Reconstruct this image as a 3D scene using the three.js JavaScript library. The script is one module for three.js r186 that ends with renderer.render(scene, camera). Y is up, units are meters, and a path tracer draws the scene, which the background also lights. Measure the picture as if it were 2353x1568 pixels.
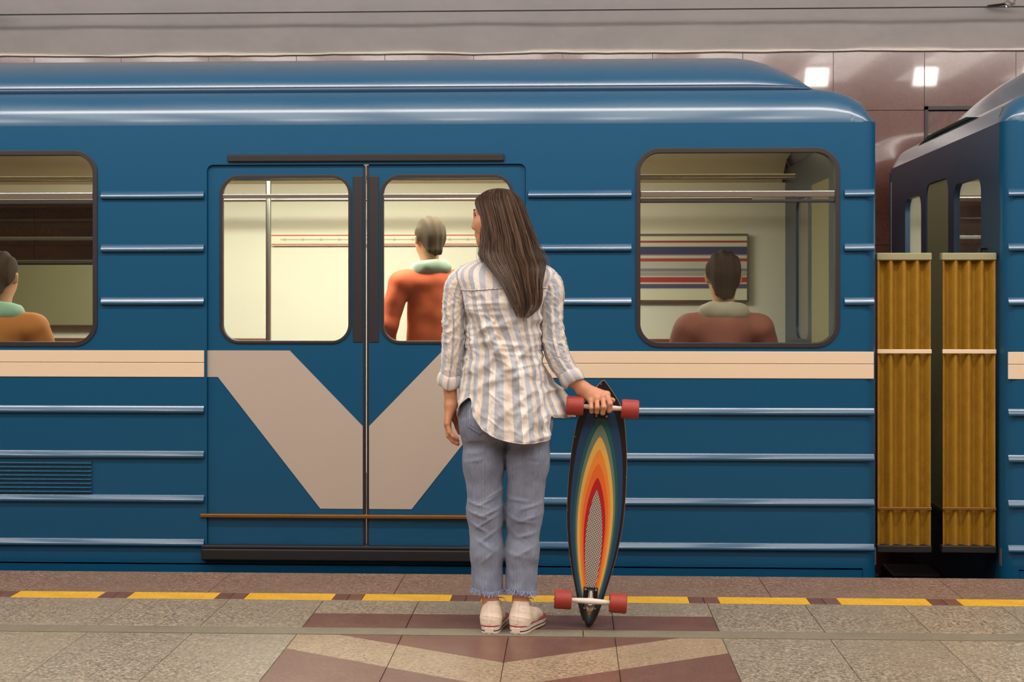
import * as THREE from 'three';
import { mergeGeometries } from 'three/addons/utils/BufferGeometryUtils.js';
import { RoundedBoxGeometry } from 'three/addons/geometries/RoundedBoxGeometry.js';
import { ImprovedNoise } from 'three/addons/math/ImprovedNoise.js';
import { RectAreaLightUniformsLib } from 'three/addons/lights/RectAreaLightUniformsLib.js';
import { FontLoader } from 'three/addons/loaders/FontLoader.js';
import { TextGeometry } from 'three/addons/geometries/TextGeometry.js';

// ------------------------------------------------------------------ camera, light, exposure
const scene = new THREE.Scene();
scene.background = new THREE.Color(0x000000);
const camera = new THREE.PerspectiveCamera(26.98, 2353 / 1568, 0.1, 60);
camera.position.set(0, 1.3, 0);
camera.rotation.set(0, THREE.MathUtils.degToRad(2.33), 0);
camera.setViewOffset(2353, 1568, 0, 119, 2353, 1568);      // rising horizon: the lens is shifted, verticals stay vertical
camera.focus = 5.45; camera.userData.fStop = 8;
camera.updateProjectionMatrix();
const renderer = new THREE.WebGLRenderer({ antialias: true });
renderer.toneMapping = THREE.LinearToneMapping;
renderer.toneMappingExposure = 1.0;
renderer.shadowMap.enabled = true;
RectAreaLightUniformsLib.init();
const LAMP_POWER = 30, LAMP_COLOR = 0xfff6ee, PANEL_POWER = 2.2, ADDED_BATTEN_POWER = 18.5, CABIN_POWER = 20, CABIN_COLOR = 0xfffaf2;
const CEILING_H = 4.25;
const LAMPS = [];                                            // platform ceiling fittings, one in each white bay
for (let k = -5; k <= 5; k++) LAMPS.push([0.41 + k * 1.4, 4.06, -0.85]);
for (const [x, y, z] of LAMPS) {
  const l = new THREE.RectAreaLight(LAMP_COLOR, LAMP_POWER, 0.3, 0.26);
  l.position.set(x, y, z); l.lookAt(x, y - 0.66, z - 1); scene.add(l);
  const c = new THREE.RectAreaLight(LAMP_COLOR, PANEL_POWER, 0.9, 4.3);      // the lit white bay behind it
  c.position.set(x + 0.2, CEILING_H - 0.03, -1.5); c.rotation.x = -Math.PI / 2; scene.add(c);
}

const ADDED_BATTENS = [-7.5, -5, -2.5, 0, 2.5, 5, 7.5];          // battens added out of view to brighten vault and train, turned to the track
for (const x of ADDED_BATTENS) {
  const l = new THREE.RectAreaLight(LAMP_COLOR, ADDED_BATTEN_POWER, 2.44, 0.3);
  l.position.set(x, 3.9, -4.75); l.lookAt(x, 3.9 - 0.7, -5.75); scene.add(l);
}

// ------------------------------------------------------------------ helpers
let seed = 12345;
const rnd = () => { seed |= 0; seed = seed + 0x6D2B79F5 | 0; let t = Math.imul(seed ^ seed >>> 15, 1 | seed); t = t + Math.imul(t ^ t >>> 7, 61 | t) ^ t; return ((t ^ t >>> 14) >>> 0) / 4294967296; };
const rr = (a, b) => a + (b - a) * rnd();
const perlin = new ImprovedNoise();
const nz = (x, y, z) => perlin.noise(x, y, z);
const V = (x, y, z) => new THREE.Vector3(x, y, z);
const clamp = (x, a, b) => Math.min(b, Math.max(a, x));
const mix = (a, b, t) => a + (b - a) * t;
const sstep = (a, b, x) => { const t = clamp((x - a) / (b - a), 0, 1); return t * t * (3 - 2 * t); };
function table(rows) {                                       // smooth interpolation over sorted [key, value...] rows
  return x => {
    if (x <= rows[0][0]) return rows[0].slice(1);
    const n = rows.length;
    if (x >= rows[n - 1][0]) return rows[n - 1].slice(1);
    let i = 0; while (rows[i + 1][0] < x) i++;
    const t = (x - rows[i][0]) / (rows[i + 1][0] - rows[i][0]);
    const p0 = rows[Math.max(0, i - 1)], p1 = rows[i], p2 = rows[i + 1], p3 = rows[Math.min(n - 1, i + 2)];
    const out = [];
    for (let k = 1; k < p1.length; k++) {
      const m1 = i > 0 ? (p2[k] - p0[k]) / (p2[0] - p0[0]) : (p2[k] - p1[k]) / (p2[0] - p1[0]);
      const m2 = i < n - 2 ? (p3[k] - p1[k]) / (p3[0] - p1[0]) : (p2[k] - p1[k]) / (p2[0] - p1[0]);
      const h = p2[0] - p1[0], t2 = t * t, t3 = t2 * t;
      out.push((2 * t3 - 3 * t2 + 1) * p1[k] + (t3 - 2 * t2 + t) * h * m1 + (-2 * t3 + 3 * t2) * p2[k] + (t3 - t2) * h * m2);
    }
    return out;
  };
}
const used = new Map();
function numbered(name) { const k = used.get(name) ?? 0; used.set(name, k + 1); return k ? `${name}_${String(k).padStart(3, '0')}` : name; }
function put(name, geo, mat, parent) {                       // one named part
  const m = new THREE.Mesh(geo, mat); m.name = name; m.castShadow = m.receiveShadow = true; parent.add(m); return m;
}
function thing(name, label, category, [x, y, z] = [0, 0, 0], group) {
  const g = new THREE.Group(); g.name = numbered(name); g.position.set(x, y, z); g.userData = { label, category };
  if (group) g.userData.group = group;
  scene.add(g); return g;
}
function setting(name, label, category) {
  const g = new THREE.Group(); g.name = name; g.userData = { kind: 'structure', label, category }; scene.add(g); return g;
}
function box(x0, x1, y0, y1, z0, z1) { const g = new THREE.BoxGeometry(x1 - x0, y1 - y0, z1 - z0); g.translate((x0 + x1) / 2, (y0 + y1) / 2, (z0 + z1) / 2); return g; }
function rbox(x0, x1, y0, y1, z0, z1, r = 0.005, seg = 2) { const g = new RoundedBoxGeometry(x1 - x0, y1 - y0, z1 - z0, seg, r); g.translate((x0 + x1) / 2, (y0 + y1) / 2, (z0 + z1) / 2); return g; }
function rodGeo(a, b, r0, r1 = r0, seg = 14) {
  const d = new THREE.Vector3().subVectors(b, a), g = new THREE.CylinderGeometry(r1, r0, d.length(), seg);
  g.applyQuaternion(new THREE.Quaternion().setFromUnitVectors(V(0, 1, 0), d.clone().normalize())); g.translate((a.x + b.x) / 2, (a.y + b.y) / 2, (a.z + b.z) / 2); return g;
}
function tube(pts, r, seg = 24, rad = 6) { return new THREE.TubeGeometry(new THREE.CatmullRomCurve3(pts), seg, r, rad, false); }
function roundRect(path, x0, x1, y0, y1, r) {
  path.moveTo(x0 + r, y0); path.lineTo(x1 - r, y0); path.absarc(x1 - r, y0 + r, r, -Math.PI / 2, 0); path.lineTo(x1, y1 - r); path.absarc(x1 - r, y1 - r, r, 0, Math.PI / 2);
  path.lineTo(x0 + r, y1); path.absarc(x0 + r, y1 - r, r, Math.PI / 2, Math.PI); path.lineTo(x0, y0 + r); path.absarc(x0 + r, y0 + r, r, Math.PI, Math.PI * 1.5); path.closePath(); return path;
}
function plate(shape, depth, zFront, bevel = 0) {            // an extruded outline whose front face lies at zFront
  const g = new THREE.ExtrudeGeometry(shape, { depth: depth - 2 * bevel, bevelEnabled: bevel > 0, bevelThickness: bevel, bevelSize: bevel, bevelOffset: -bevel, bevelSegments: 2, curveSegments: 10 });
  g.translate(0, 0, zFront - depth + bevel); return g;
}
function poly(pts) { const s = new THREE.Shape(); pts.forEach(([x, y], i) => i ? s.lineTo(x, y) : s.moveTo(x, y)); s.closePath(); return s; }
function frameShape(x0, x1, y0, y1, r, w) { const s = roundRect(new THREE.Shape(), x0 - w, x1 + w, y0 - w, y1 + w, r + w); s.holes.push(roundRect(new THREE.Path(), x0, x1, y0, y1, r)); return s; }
function alongX(profile, x0, x1, segs = 1, warp) {           // sweeps a (z, y) outline along x, smooth across the outline
  const n = profile.length, pos = [], uv = [], idx = []; let len = 0;
  for (let i = 0; i <= segs; i++) { len = 0; for (let k = 0; k < n; k++) { const x = mix(x0, x1, i / segs); let p = [x, profile[k][1], profile[k][0]]; if (warp) p = warp(p); pos.push(...p); if (k) len += Math.hypot(profile[k][0] - profile[k - 1][0], profile[k][1] - profile[k - 1][1]); uv.push(x, len); } }
  for (let i = 0; i < segs; i++) for (let k = 0; k < n - 1; k++) { const a = i * n + k, b = a + n; idx.push(a, b, a + 1, b, b + 1, a + 1); }
  const g = new THREE.BufferGeometry(); g.setAttribute('position', new THREE.Float32BufferAttribute(pos, 3)); g.setAttribute('uv', new THREE.Float32BufferAttribute(uv, 2)); g.setIndex(idx); g.computeVertexNormals(); return g;
}
function grid(nu, nv, fn, closed = false) {                  // surface of fn(i, j) -> [x, y, z, u, v]
  const pos = [], uv = [], idx = [];
  for (let j = 0; j <= nv; j++) for (let i = 0; i <= nu; i++) { const p = fn(i / nu, j / nv, i, j); pos.push(p[0], p[1], p[2]); uv.push(p[3] ?? i / nu, p[4] ?? j / nv); }
  for (let j = 0; j < nv; j++) for (let i = 0; i < nu; i++) { const a = j * (nu + 1) + i, b = a + nu + 1; idx.push(a, b, a + 1, b, b + 1, a + 1); }
  const g = new THREE.BufferGeometry(); g.setAttribute('position', new THREE.Float32BufferAttribute(pos, 3)); g.setAttribute('uv', new THREE.Float32BufferAttribute(uv, 2)); g.setIndex(idx); g.computeVertexNormals();
  if (closed) { const N = g.attributes.normal, a = new THREE.Vector3(), b = new THREE.Vector3(); for (let j = 0; j <= nv; j++) { const i0 = j * (nu + 1), i1 = i0 + nu; a.fromBufferAttribute(N, i0); b.fromBufferAttribute(N, i1); a.add(b).normalize(); N.setXYZ(i0, a.x, a.y, a.z); N.setXYZ(i1, a.x, a.y, a.z); } }
  return g;
}
// distance fields: tapered capsules joined smoothly, meshed as surface nets
const smin = (a, b, k) => { const h = Math.max(k - Math.abs(a - b), 0) / k; return Math.min(a, b) - h * h * k * 0.25; };
function cap(p, a, b, r0, r1) {
  const bx = b[0] - a[0], by = b[1] - a[1], bz = b[2] - a[2], px = p[0] - a[0], py = p[1] - a[1], pz = p[2] - a[2];
  const t = clamp((px * bx + py * by + pz * bz) / (bx * bx + by * by + bz * bz + 1e-9), 0, 1);
  return Math.hypot(px - bx * t, py - by * t, pz - bz * t) - (r0 + (r1 - r0) * t);
}
function ell(p, c, r) { const x = (p[0] - c[0]) / r[0], y = (p[1] - c[1]) / r[1], z = (p[2] - c[2]) / r[2], k = Math.hypot(x, y, z); return (k - 1) * Math.min(r[0], r[1], r[2]) * (k < 1 ? 1 : 0.9); }
function chain(p, pts, radii, k) { let d = 1e9; for (let i = 0; i + 1 < pts.length; i++) d = i ? smin(d, cap(p, pts[i], pts[i + 1], radii[i], radii[i + 1]), k) : cap(p, pts[0], pts[1], radii[0], radii[1]); return d; }
function nets(f, lo, hi, h, uvf) {
  const n = [0, 1, 2].map(i => Math.ceil((hi[i] - lo[i]) / h) + 1), [nx, ny, nzz] = n, val = new Float32Array(nx * ny * nzz), q = [0, 0, 0];
  for (let k = 0, o = 0; k < nzz; k++) for (let j = 0; j < ny; j++) for (let i = 0; i < nx; i++, o++) { q[0] = lo[0] + i * h; q[1] = lo[1] + j * h; q[2] = lo[2] + k * h; val[o] = f(q); }
  const id = new Int32Array(nx * ny * nzz).fill(-1), pos = [], idx = [], dx = [1, nx, nx * ny];
  const corner = []; for (let c = 0; c < 8; c++) corner.push((c & 1) * dx[0] + (c >> 1 & 1) * dx[1] + (c >> 2) * dx[2]);
  for (let k = 0; k < nzz - 1; k++) for (let j = 0; j < ny - 1; j++) for (let i = 0; i < nx - 1; i++) {
    const o = i + j * nx + k * nx * ny; let m = 0; for (let c = 0; c < 8; c++) if (val[o + corner[c]] < 0) m |= 1 << c;
    if (m === 0 || m === 255) continue;
    let sx = 0, sy = 0, sz = 0, cnt = 0;
    for (let c = 0; c < 8; c++) for (let a = 0; a < 3; a++) if (!(c >> a & 1)) { const c2 = c | 1 << a, v0 = val[o + corner[c]], v1 = val[o + corner[c2]]; if (v0 < 0 === v1 < 0) continue; const t = v0 / (v0 - v1); sx += (c & 1) + (a === 0 ? t : 0); sy += (c >> 1 & 1) + (a === 1 ? t : 0); sz += (c >> 2) + (a === 2 ? t : 0); cnt++; }
    id[o] = pos.length / 3; pos.push(lo[0] + (i + sx / cnt) * h, lo[1] + (j + sy / cnt) * h, lo[2] + (k + sz / cnt) * h);
  }
  for (let k = 1; k < nzz - 1; k++) for (let j = 1; j < ny - 1; j++) for (let i = 1; i < nx - 1; i++) {
    const o = i + j * nx + k * nx * ny, s = val[o] < 0;
    for (let a = 0; a < 3; a++) { if (s === val[o + dx[a]] < 0) continue; const u = dx[(a + 1) % 3], w = dx[(a + 2) % 3], A = id[o], B = id[o - u], C = id[o - u - w], D = id[o - w]; if (A < 0 || B < 0 || C < 0 || D < 0) continue; if (s) idx.push(A, B, C, A, C, D); else idx.push(A, C, B, A, D, C); }
  }
  const nor = [], uv = [], e = h * 0.35;
  for (let v = 0; v < pos.length; v += 3) {
    const p = [pos[v], pos[v + 1], pos[v + 2]]; let g;
    for (let it = 0; it < 2; it++) {
      const d = f(p); g = [f([p[0] + e, p[1], p[2]]) - f([p[0] - e, p[1], p[2]]), f([p[0], p[1] + e, p[2]]) - f([p[0], p[1] - e, p[2]]), f([p[0], p[1], p[2] + e]) - f([p[0], p[1], p[2] - e])].map(t => t / (2 * e));
      const l = Math.hypot(...g) || 1, s = clamp(d / l, -0.4 * h, 0.4 * h); for (let a = 0; a < 3; a++) { p[a] -= s * g[a] / l; g[a] /= l; }
    }
    pos[v] = p[0]; pos[v + 1] = p[1]; pos[v + 2] = p[2]; nor.push(...g); const t = uvf ? uvf(p, g) : [p[0] + p[2], p[1]]; uv.push(t[0], t[1]);
  }
  const G = new THREE.BufferGeometry(); G.setAttribute('position', new THREE.Float32BufferAttribute(pos, 3)); G.setAttribute('normal', new THREE.Float32BufferAttribute(nor, 3)); G.setAttribute('uv', new THREE.Float32BufferAttribute(uv, 2)); G.setIndex(idx); return G;
}
const merge = list => mergeGeometries(list.map(g => { const t = g.index ? g.toNonIndexed() : g; for (const k of Object.keys(t.attributes)) if (!['position', 'normal', 'uv', 'color'].includes(k)) t.deleteAttribute(k); return t; }), false);

// ------------------------------------------------------------------ textures
function tex(size, fn, repeat = 1, srgb = true) {            // fn(x, y) in 0..1 -> [r, g, b] 0..255; tiles
  const data = new Uint8Array(size * size * 4);
  for (let j = 0, o = 0; j < size; j++) for (let i = 0; i < size; i++, o += 4) { const c = fn(i / size, j / size, i, j); data[o] = clamp(c[0], 0, 255); data[o + 1] = clamp(c[1], 0, 255); data[o + 2] = clamp(c[2], 0, 255); data[o + 3] = 255; }
  const t = new THREE.DataTexture(data, size, size); t.wrapS = t.wrapT = THREE.RepeatWrapping; t.magFilter = THREE.LinearFilter; t.minFilter = THREE.LinearMipmapLinearFilter; t.generateMipmaps = true; t.repeat.set(repeat, repeat);
  if (srgb) t.colorSpace = THREE.SRGBColorSpace; t.needsUpdate = true; return t;
}
const tnz = (x, y, f, s) => {                                // noise that tiles over 0..1
  const a = nz(x * f, y * f, s), b = nz((x - 1) * f, y * f, s), c = nz(x * f, (y - 1) * f, s), d = nz((x - 1) * f, (y - 1) * f, s); return mix(mix(a, b, x), mix(c, d, x), y);
};
function granite(base, light, dark, spread, warm, s, scale = 1.25) {
  return tex(1024, (x, y) => {
    const a = tnz(x, y, 150, s), b = tnz(x, y, 62, s + 5), c = tnz(x, y, 9, s + 9), w = tnz(x, y, 80, s + 14);
    let k = a * 0.8 + b * 0.75; let r = base.slice();
    const hi = sstep(0.05, 0.42, k), lo = sstep(0.08, 0.46, -k);
    r = r.map((v, i) => v + (light[i] - v) * hi * spread + (dark[i] - v) * lo * spread + c * 9 + (rnd() - 0.5) * 8);
    const h = sstep(0.25, 0.5, w); return [r[0] + warm * h * 26, r[1] + warm * h * 6, r[2]];
  }, scale);
}
const std = (o) => new THREE.MeshStandardMaterial(o), phy = (o) => new THREE.MeshPhysicalMaterial(o);
const M = {
  greyGranite: std({ map: granite([140, 129, 112], [186, 175, 154], [92, 83, 72], 0.85, 0.5, 1.3), roughness: 0.42 }),
  greyGranite2: std({ map: granite([146, 134, 115], [190, 178, 156], [98, 88, 76], 0.85, 0.7, 21.3), roughness: 0.42 }),
  paleGranite: std({ map: granite([156, 135, 109], [192, 170, 142], [110, 92, 74], 0.8, 0.9, 41.3), roughness: 0.42 }),
  edgeGranite: std({ map: granite([126, 103, 88], [168, 138, 116], [82, 66, 58], 0.8, 0.9, 61.3), roughness: 0.55 }),
  brownGranite: std({ map: granite([112, 78, 66], [132, 96, 82], [92, 62, 54], 0.55, 0.3, 81.3), roughness: 0.36 }),
  brownGranite2: std({ map: granite([118, 82, 68], [138, 100, 84], [98, 66, 56], 0.55, 0.3, 91.3), roughness: 0.36 }),
  yellowTile: std({ map: tex(512, (x, y) => { const k = tnz(x, y, 40, 7.7) * 16 + tnz(x, y, 6, 3.2) * 12 + (rnd() - 0.5) * 14; return [222 + k, 172 + k, 46 + k]; }, 2), roughness: 0.5 }),
  joint: std({ color: 0x5b5048, roughness: 0.9 }),
  coverStrip: std({ map: tex(512, (x, y) => { const k = tnz(x, y, 90, 4.4) * 14 + tnz(x, y, 5, 8.1) * 10; return [126 + k, 118 + k, 100 + k]; }, 1.5), roughness: 0.6 }),
  concrete: std({ color: 0x4a4642, roughness: 0.95 }),
  plaster: std({ map: tex(1024, (x, y) => { const k = tnz(x, y, 5, 2.2) * 9 + tnz(x, y, 30, 6.6) * 5 + (rnd() - 0.5) * 5; return [232 + k, 226 + k, 222 + k]; }, 0.5), bumpMap: tex(512, (x, y) => { const k = 128 + tnz(x, y, 8, 9.9) * 70 + tnz(x, y, 40, 5.1) * 25; return [k, k, k]; }, 0.7, false), bumpScale: 0.006, roughness: 0.75 }),
  plasterEdge: std({ color: 0xe6ddd4, roughness: 0.8 }),
  blue: phy({ color: 0x00476a, roughness: 0.5, clearcoat: 0.3, clearcoatRoughness: 0.12, specularIntensity: 0.5 }),
  roofBlue: phy({ color: 0x00476a, roughness: 0.45, clearcoat: 1, clearcoatRoughness: 0.17 }),
  ribBlue: phy({ color: 0x00476a, roughness: 0.3, clearcoat: 1, clearcoatRoughness: 0.1 }),
  darkBlue: phy({ color: 0x0b3552, roughness: 0.5, clearcoat: 0.5, clearcoatRoughness: 0.3 }),
  belt: phy({ color: 0xdac2a6, roughness: 0.45, clearcoat: 0.4, clearcoatRoughness: 0.2 }),
  chevron: phy({ color: 0xac9f93, roughness: 0.45, clearcoat: 0.4, clearcoatRoughness: 0.2 }),
  rubber: std({ color: 0x121112, roughness: 0.6 }),
  gasket: std({ color: 0x231d20, roughness: 0.5 }),
  brass: std({ color: 0x8a6233, roughness: 0.35, metalness: 0.7 }),
  steel: std({ color: 0xc9c7c0, roughness: 0.25, metalness: 1 }),
  darkSteel: std({ color: 0x3b3a3c, roughness: 0.45, metalness: 0.7 }),
  glass: phy({ color: 0xf2f6f0, transmission: 1, thickness: 0, roughness: 0.02, ior: 1.5 }),
  cream: std({ color: 0xebe6d4, roughness: 0.5 }),
  creamWarm: std({ color: 0xe8dcb8, roughness: 0.5 }),
  olive: std({ color: 0x8e8a68, roughness: 0.55 }),
  lino: std({ color: 0x5b4a3d, roughness: 0.7 }),
  leather: std({ color: 0x6a3a26, roughness: 0.45 }),
  tube: std({ color: 0xfff6dc, emissive: 0xfff0cc, emissiveIntensity: 1.6, roughness: 0.4 }),
  lampGlow: std({ color: 0xffffff, emissive: 0xfff4e6, emissiveIntensity: 4, roughness: 0.4 }),
  panelGlow: std({ color: 0xffffff, emissive: 0xfff4e6, emissiveIntensity: 1.6, roughness: 0.6 }),
  yellowFabric: std({ map: tex(256, (x, y) => { const k = tnz(x, y, 60, 1.7) * 18 + tnz(x, y, 5, 6.3) * 14; return [146 + k, 106 + k, 10 + k * 0.4]; }, 3), roughness: 0.65 }),
};
M.wallGranite = phy({ map: granite([104, 66, 58], [128, 84, 74], [80, 50, 46], 0.5, 0.4, 111.3, 0.8), roughness: 0.2, clearcoat: 1, clearcoatRoughness: 0.035, bumpMap: tex(512, (x, y) => { const k = 128 + tnz(x, y, 14, 3.9) * 60 + tnz(x, y, 60, 8.2) * 22; return [k, k, k]; }, 1, false), bumpScale: 0.0004 });
const SIDE = -6.62, WALLZ = -9.75;

// ------------------------------------------------------------------ the station: floor, walls, ceiling
const floor = setting('floor', 'granite platform floor with brown and grey slabs and a yellow dashed line', 'floor');
function slab(name, pts, mat, top = 0, h = 0.03, gap = 0.0012) {   // pts are (x, distance) corners of one stone; its edges are bevelled, the joint lies open
  const s = poly(pts.map(([x, d]) => [x, d]));
  const g = new THREE.ExtrudeGeometry(s, { depth: h - 0.0016, bevelEnabled: true, bevelThickness: 0.0016, bevelSize: 0.0012, bevelOffset: -0.0012 - gap, bevelSegments: 1 });
  g.rotateX(-Math.PI / 2); g.translate(0, top - h, 0); return put(name, g, mat, floor);
}
const rect = (x0, x1, d0, d1) => [[x0, d0], [x1, d0], [x1, d1], [x0, d1]];
put('subfloor', box(-9, 9, -0.2, -0.012, -6.44, 1.6), M.joint, floor);
const pick = (...l) => l[Math.floor(rnd() * l.length) % l.length];
for (let x = -3.95; x < 3.8; x += 0.8) slab('edge_slab', rect(x, x + 0.8, 6.035, 6.47), M.edgeGranite, 0, 0.16);
for (let k = -5; k <= 7; k++) {
  const x = -0.872 + k * 0.4975; if (x < -3.2 || x > 2.6) continue;
  slab('yellow_tile', rect(x, x + 0.374, 5.912, 6.035), M.yellowTile);
  slab('brown_tile', rect(x + 0.374, x + 0.436, 5.912, 6.035), M.brownGranite); slab('brown_tile', rect(x + 0.436, x + 0.4975, 5.912, 6.035), M.brownGranite2);
}
const XL = -1.028, XR = 0.567, XC = -0.23;
for (let k = -5; k <= 8; k++) {
  const x = XL + k * 0.39875, inside = k >= 0 && k < 4;
  slab('grey_slab', rect(x, x + 0.39875, inside ? 5.672 : 5.42, 5.912), pick(M.greyGranite, M.greyGranite2));
  if (inside) slab('brown_slab', rect(x, x + 0.39875, 5.42, 5.672), pick(M.brownGranite, M.brownGranite2));
  else { slab('grey_slab', rect(x, x + 0.39875, 4.5, 5.32), pick(M.greyGranite, M.greyGranite2)); slab('grey_slab', rect(x, x + 0.39875, 3.7, 4.5), pick(M.greyGranite, M.greyGranite2)); }
}
const upper = x => 4.945 + Math.abs(x - XC) * 0.592, lower = x => 4.63 + Math.abs(x - XC) * 0.6;   // the pale chevron let into the brown field
const xs = [0, 1, 2, 3, 4].map(k => XL + k * 0.39875);
for (let k = 0; k < 4; k++) {
  const a = xs[k], b = xs[k + 1], P = [];
  if (k === 0) { const c = XC - 0.375 / 0.592; slab('brown_slab', [[c, 5.32], [b, upper(b)], [b, 5.32]], M.brownGranite); slab('pale_slab', [[a, lower(a)], [b, lower(b)], [b, upper(b)], [c, 5.32], [a, 5.32]], M.paleGranite); }
  else if (k === 3) { const c = XC + 0.375 / 0.592; slab('brown_slab', [[a, 5.32], [a, upper(a)], [c, 5.32]], M.brownGranite2); slab('pale_slab', [[a, lower(a)], [b, lower(b)], [b, 5.32], [c, 5.32], [a, upper(a)]], M.paleGranite); }
  else { slab('brown_slab', [[a, upper(a)], [b, upper(b)], [b, 5.32], [a, 5.32]], k === 1 ? M.brownGranite2 : M.brownGranite); slab('pale_slab', [[a, lower(a)], [b, lower(b)], [b, upper(b)], [a, upper(a)]], M.paleGranite); }
  slab('brown_slab', [[a, 3.7], [b, 3.7], [b, lower(b)], [a, lower(a)]], k % 2 ? M.brownGranite : M.brownGranite2);
}
slab('cover_strip', rect(-4.6, 0.05, 5.32, 5.42), M.coverStrip, 0.003); slab('cover_strip', rect(0.05, 4.6, 5.32, 5.42), M.coverStrip, 0.003);
put('hall_paving', box(-9, 9, -0.03, 0, -3.7, 1.6), M.greyGranite, floor);
put('outer_paving', merge([box(-9, -3.02, -0.03, 0, -6.44, -3.7), box(2.56, 9, -0.03, 0, -5.9, -3.7), box(3.8, 9, -0.03, 0, -6.44, -5.9)]), M.greyGranite2, floor);
const bed = setting('floor_track', 'dark concrete track bed below the platform', 'floor'); put('track_bed', box(-9, 9, -1.3, -1.1, -9.9, -6.4), M.concrete, bed);
put('platform_face', box(-9, 9, -1.1, -0.16, -6.46, -6.38), M.concrete, bed);
for (const z of [-7.2, -8.72]) put('rail', merge([box(-9, 9, -1.1, -1.08, z - 0.07, z + 0.07), box(-9, 9, -1.08, -0.98, z - 0.01, z + 0.01), rbox(-9, 9, -0.985, -0.945, z - 0.035, z + 0.035, 0.008)]), M.darkSteel, bed);

const wall = setting('wall_track', 'polished brown granite wall behind the train', 'wall');
put('wall_core', box(-9, 9, -1.1, 3.2, WALLZ - 0.3, WALLZ - 0.028), M.joint, wall);
const rows = [[-1.1, -0.2], [-0.2, 0.7], [0.7, 1.6], [1.6, 2.515], [2.515, 2.93]];
const W0 = -0.661, WP = 0.6128;
for (let k = -6; k <= 6; k++) for (const [y0, y1] of rows) {
  const x0 = W0 + k * WP, x1 = x0 + WP; if (k >= 5 && y1 < 2.6) continue;
  put('panel', rbox(x0 + 0.0012, x1 - 0.0012, y0 + 0.0012, k >= 5 && y0 > 2.5 ? y1 : y1 - 0.0012, WALLZ - 0.03, WALLZ + (rnd() - 0.5) * 0.001, 0.002, 1), M.wallGranite, wall);
}
put('plain_wall', merge([box(-9, W0 - 6 * WP, -1.1, 2.93, WALLZ - 0.03, WALLZ), box(W0 + 7 * WP, 9, -1.1, 2.93, WALLZ - 0.03, WALLZ)]), M.wallGranite, wall);
const door = setting('door_1', 'granite faced service door with dark steel frame in the track wall', 'door');
put('door_leaf', rbox(2.425, 3.6, -0.9, 2.515, WALLZ - 0.06, WALLZ - 0.022, 0.004), M.wallGranite, door);
put('door_frame', merge([box(2.402, 2.425, -1.0, 2.54, WALLZ - 0.05, WALLZ + 0.012), box(2.402, 3.62, 2.516, 2.54, WALLZ - 0.05, WALLZ + 0.012)]), M.darkSteel, door);
put('hinge', rodGeo(V(2.415, 1.95, WALLZ + 0.02), V(2.415, 2.3, WALLZ + 0.02), 0.012), M.darkSteel, door);
put('hinge', rodGeo(V(2.415, 0.2, WALLZ + 0.02), V(2.415, 0.55, WALLZ + 0.02), 0.012), M.darkSteel, door);
const font = await new FontLoader().loadAsync('fonts/droid/droid_sans_regular.typeface.json');
{ const g = new TextGeometry('C', { font, size: 0.12, depth: 0.012, curveSegments: 8 }); g.translate(2.99, 1.54, WALLZ - 0.022); put('letter', g, M.steel, door); }

const ceiling = setting('ceiling', 'coffered ceiling over the platform', 'ceiling'), vault = setting('ceiling_track', 'pale plaster vault over the track', 'ceiling');
{
  const prof = []; for (let i = 0; i <= 26; i++) { const d = mix(9.735, 6.3, i / 26); prof.push([-d, CEILING_H - (CEILING_H - 2.925) * Math.pow((d - 6.3) / 3.435, 2)]); }
  put('vault', alongX(prof, -9, 9, 220, p => { const e = sstep(-9.2, -9.735, p[2]); return [p[0], p[1] + e * (0.010 * nz(p[0] * 2.1, 3.3, 0) + 0.006 * nz(p[0] * 6, 8.3, p[2] * 4)), p[2] + e * 0.02 * nz(p[0] * 1.4, 1.7, 2)]; }), M.plaster, vault);
  put('vault_lip', alongX([[-9.735, 2.931], [-9.722, 2.922], [-9.722, 2.915], [-9.75, 2.912]], -9, 9, 220, p => [p[0], p[1] + 0.010 * nz(p[0] * 2.1, 3.3, 0) + 0.004 * nz(p[0] * 9, 2.2, 0), p[2]]), M.plasterEdge, vault);
  put('vault_back', alongX([[-9.9, 3.0], [-9.9, 4.5], [-6.0, 4.5]], -9, 9), M.plaster, vault);
  put('platform_soffit', box(-9, 9, CEILING_H, CEILING_H + 0.2, -6.3, 1.6), M.plaster, ceiling);
  for (let k = -5; k <= 5; k++) put('lit_panel', rbox(0.61 + k * 1.4 - 0.45, 0.61 + k * 1.4 + 0.45, CEILING_H - 0.02, CEILING_H + 0.005, -3.66, 0.66, 0.004, 1), M.panelGlow, ceiling);
  for (let k = -7; k <= 5; k++) put('beam', rbox(1.31 + k * 1.4 - 0.25, 1.31 + k * 1.4 + 0.25, CEILING_H - 0.14, CEILING_H + 0.01, -6.1, 0.7, 0.01), M.brownGranite, ceiling);
}
const rear = setting('wall_rear', 'brown granite wall on the far side of the platform', 'wall'); put('rear_core', box(-9, 9, -0.1, 4.4, 1.6, 1.8), M.brownGranite2, rear);
const sideL = setting('wall_left', 'end wall of the station on one side', 'wall'); put('end_core', box(-9.2, -9, -1.3, 4.6, -9.9, 1.8), M.brownGranite2, sideL);
const sideR = setting('wall_right', 'end wall of the station on the other side', 'wall'); put('end_core', box(9, 9.2, -1.3, 4.6, -9.9, 1.8), M.brownGranite2, sideR);
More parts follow.
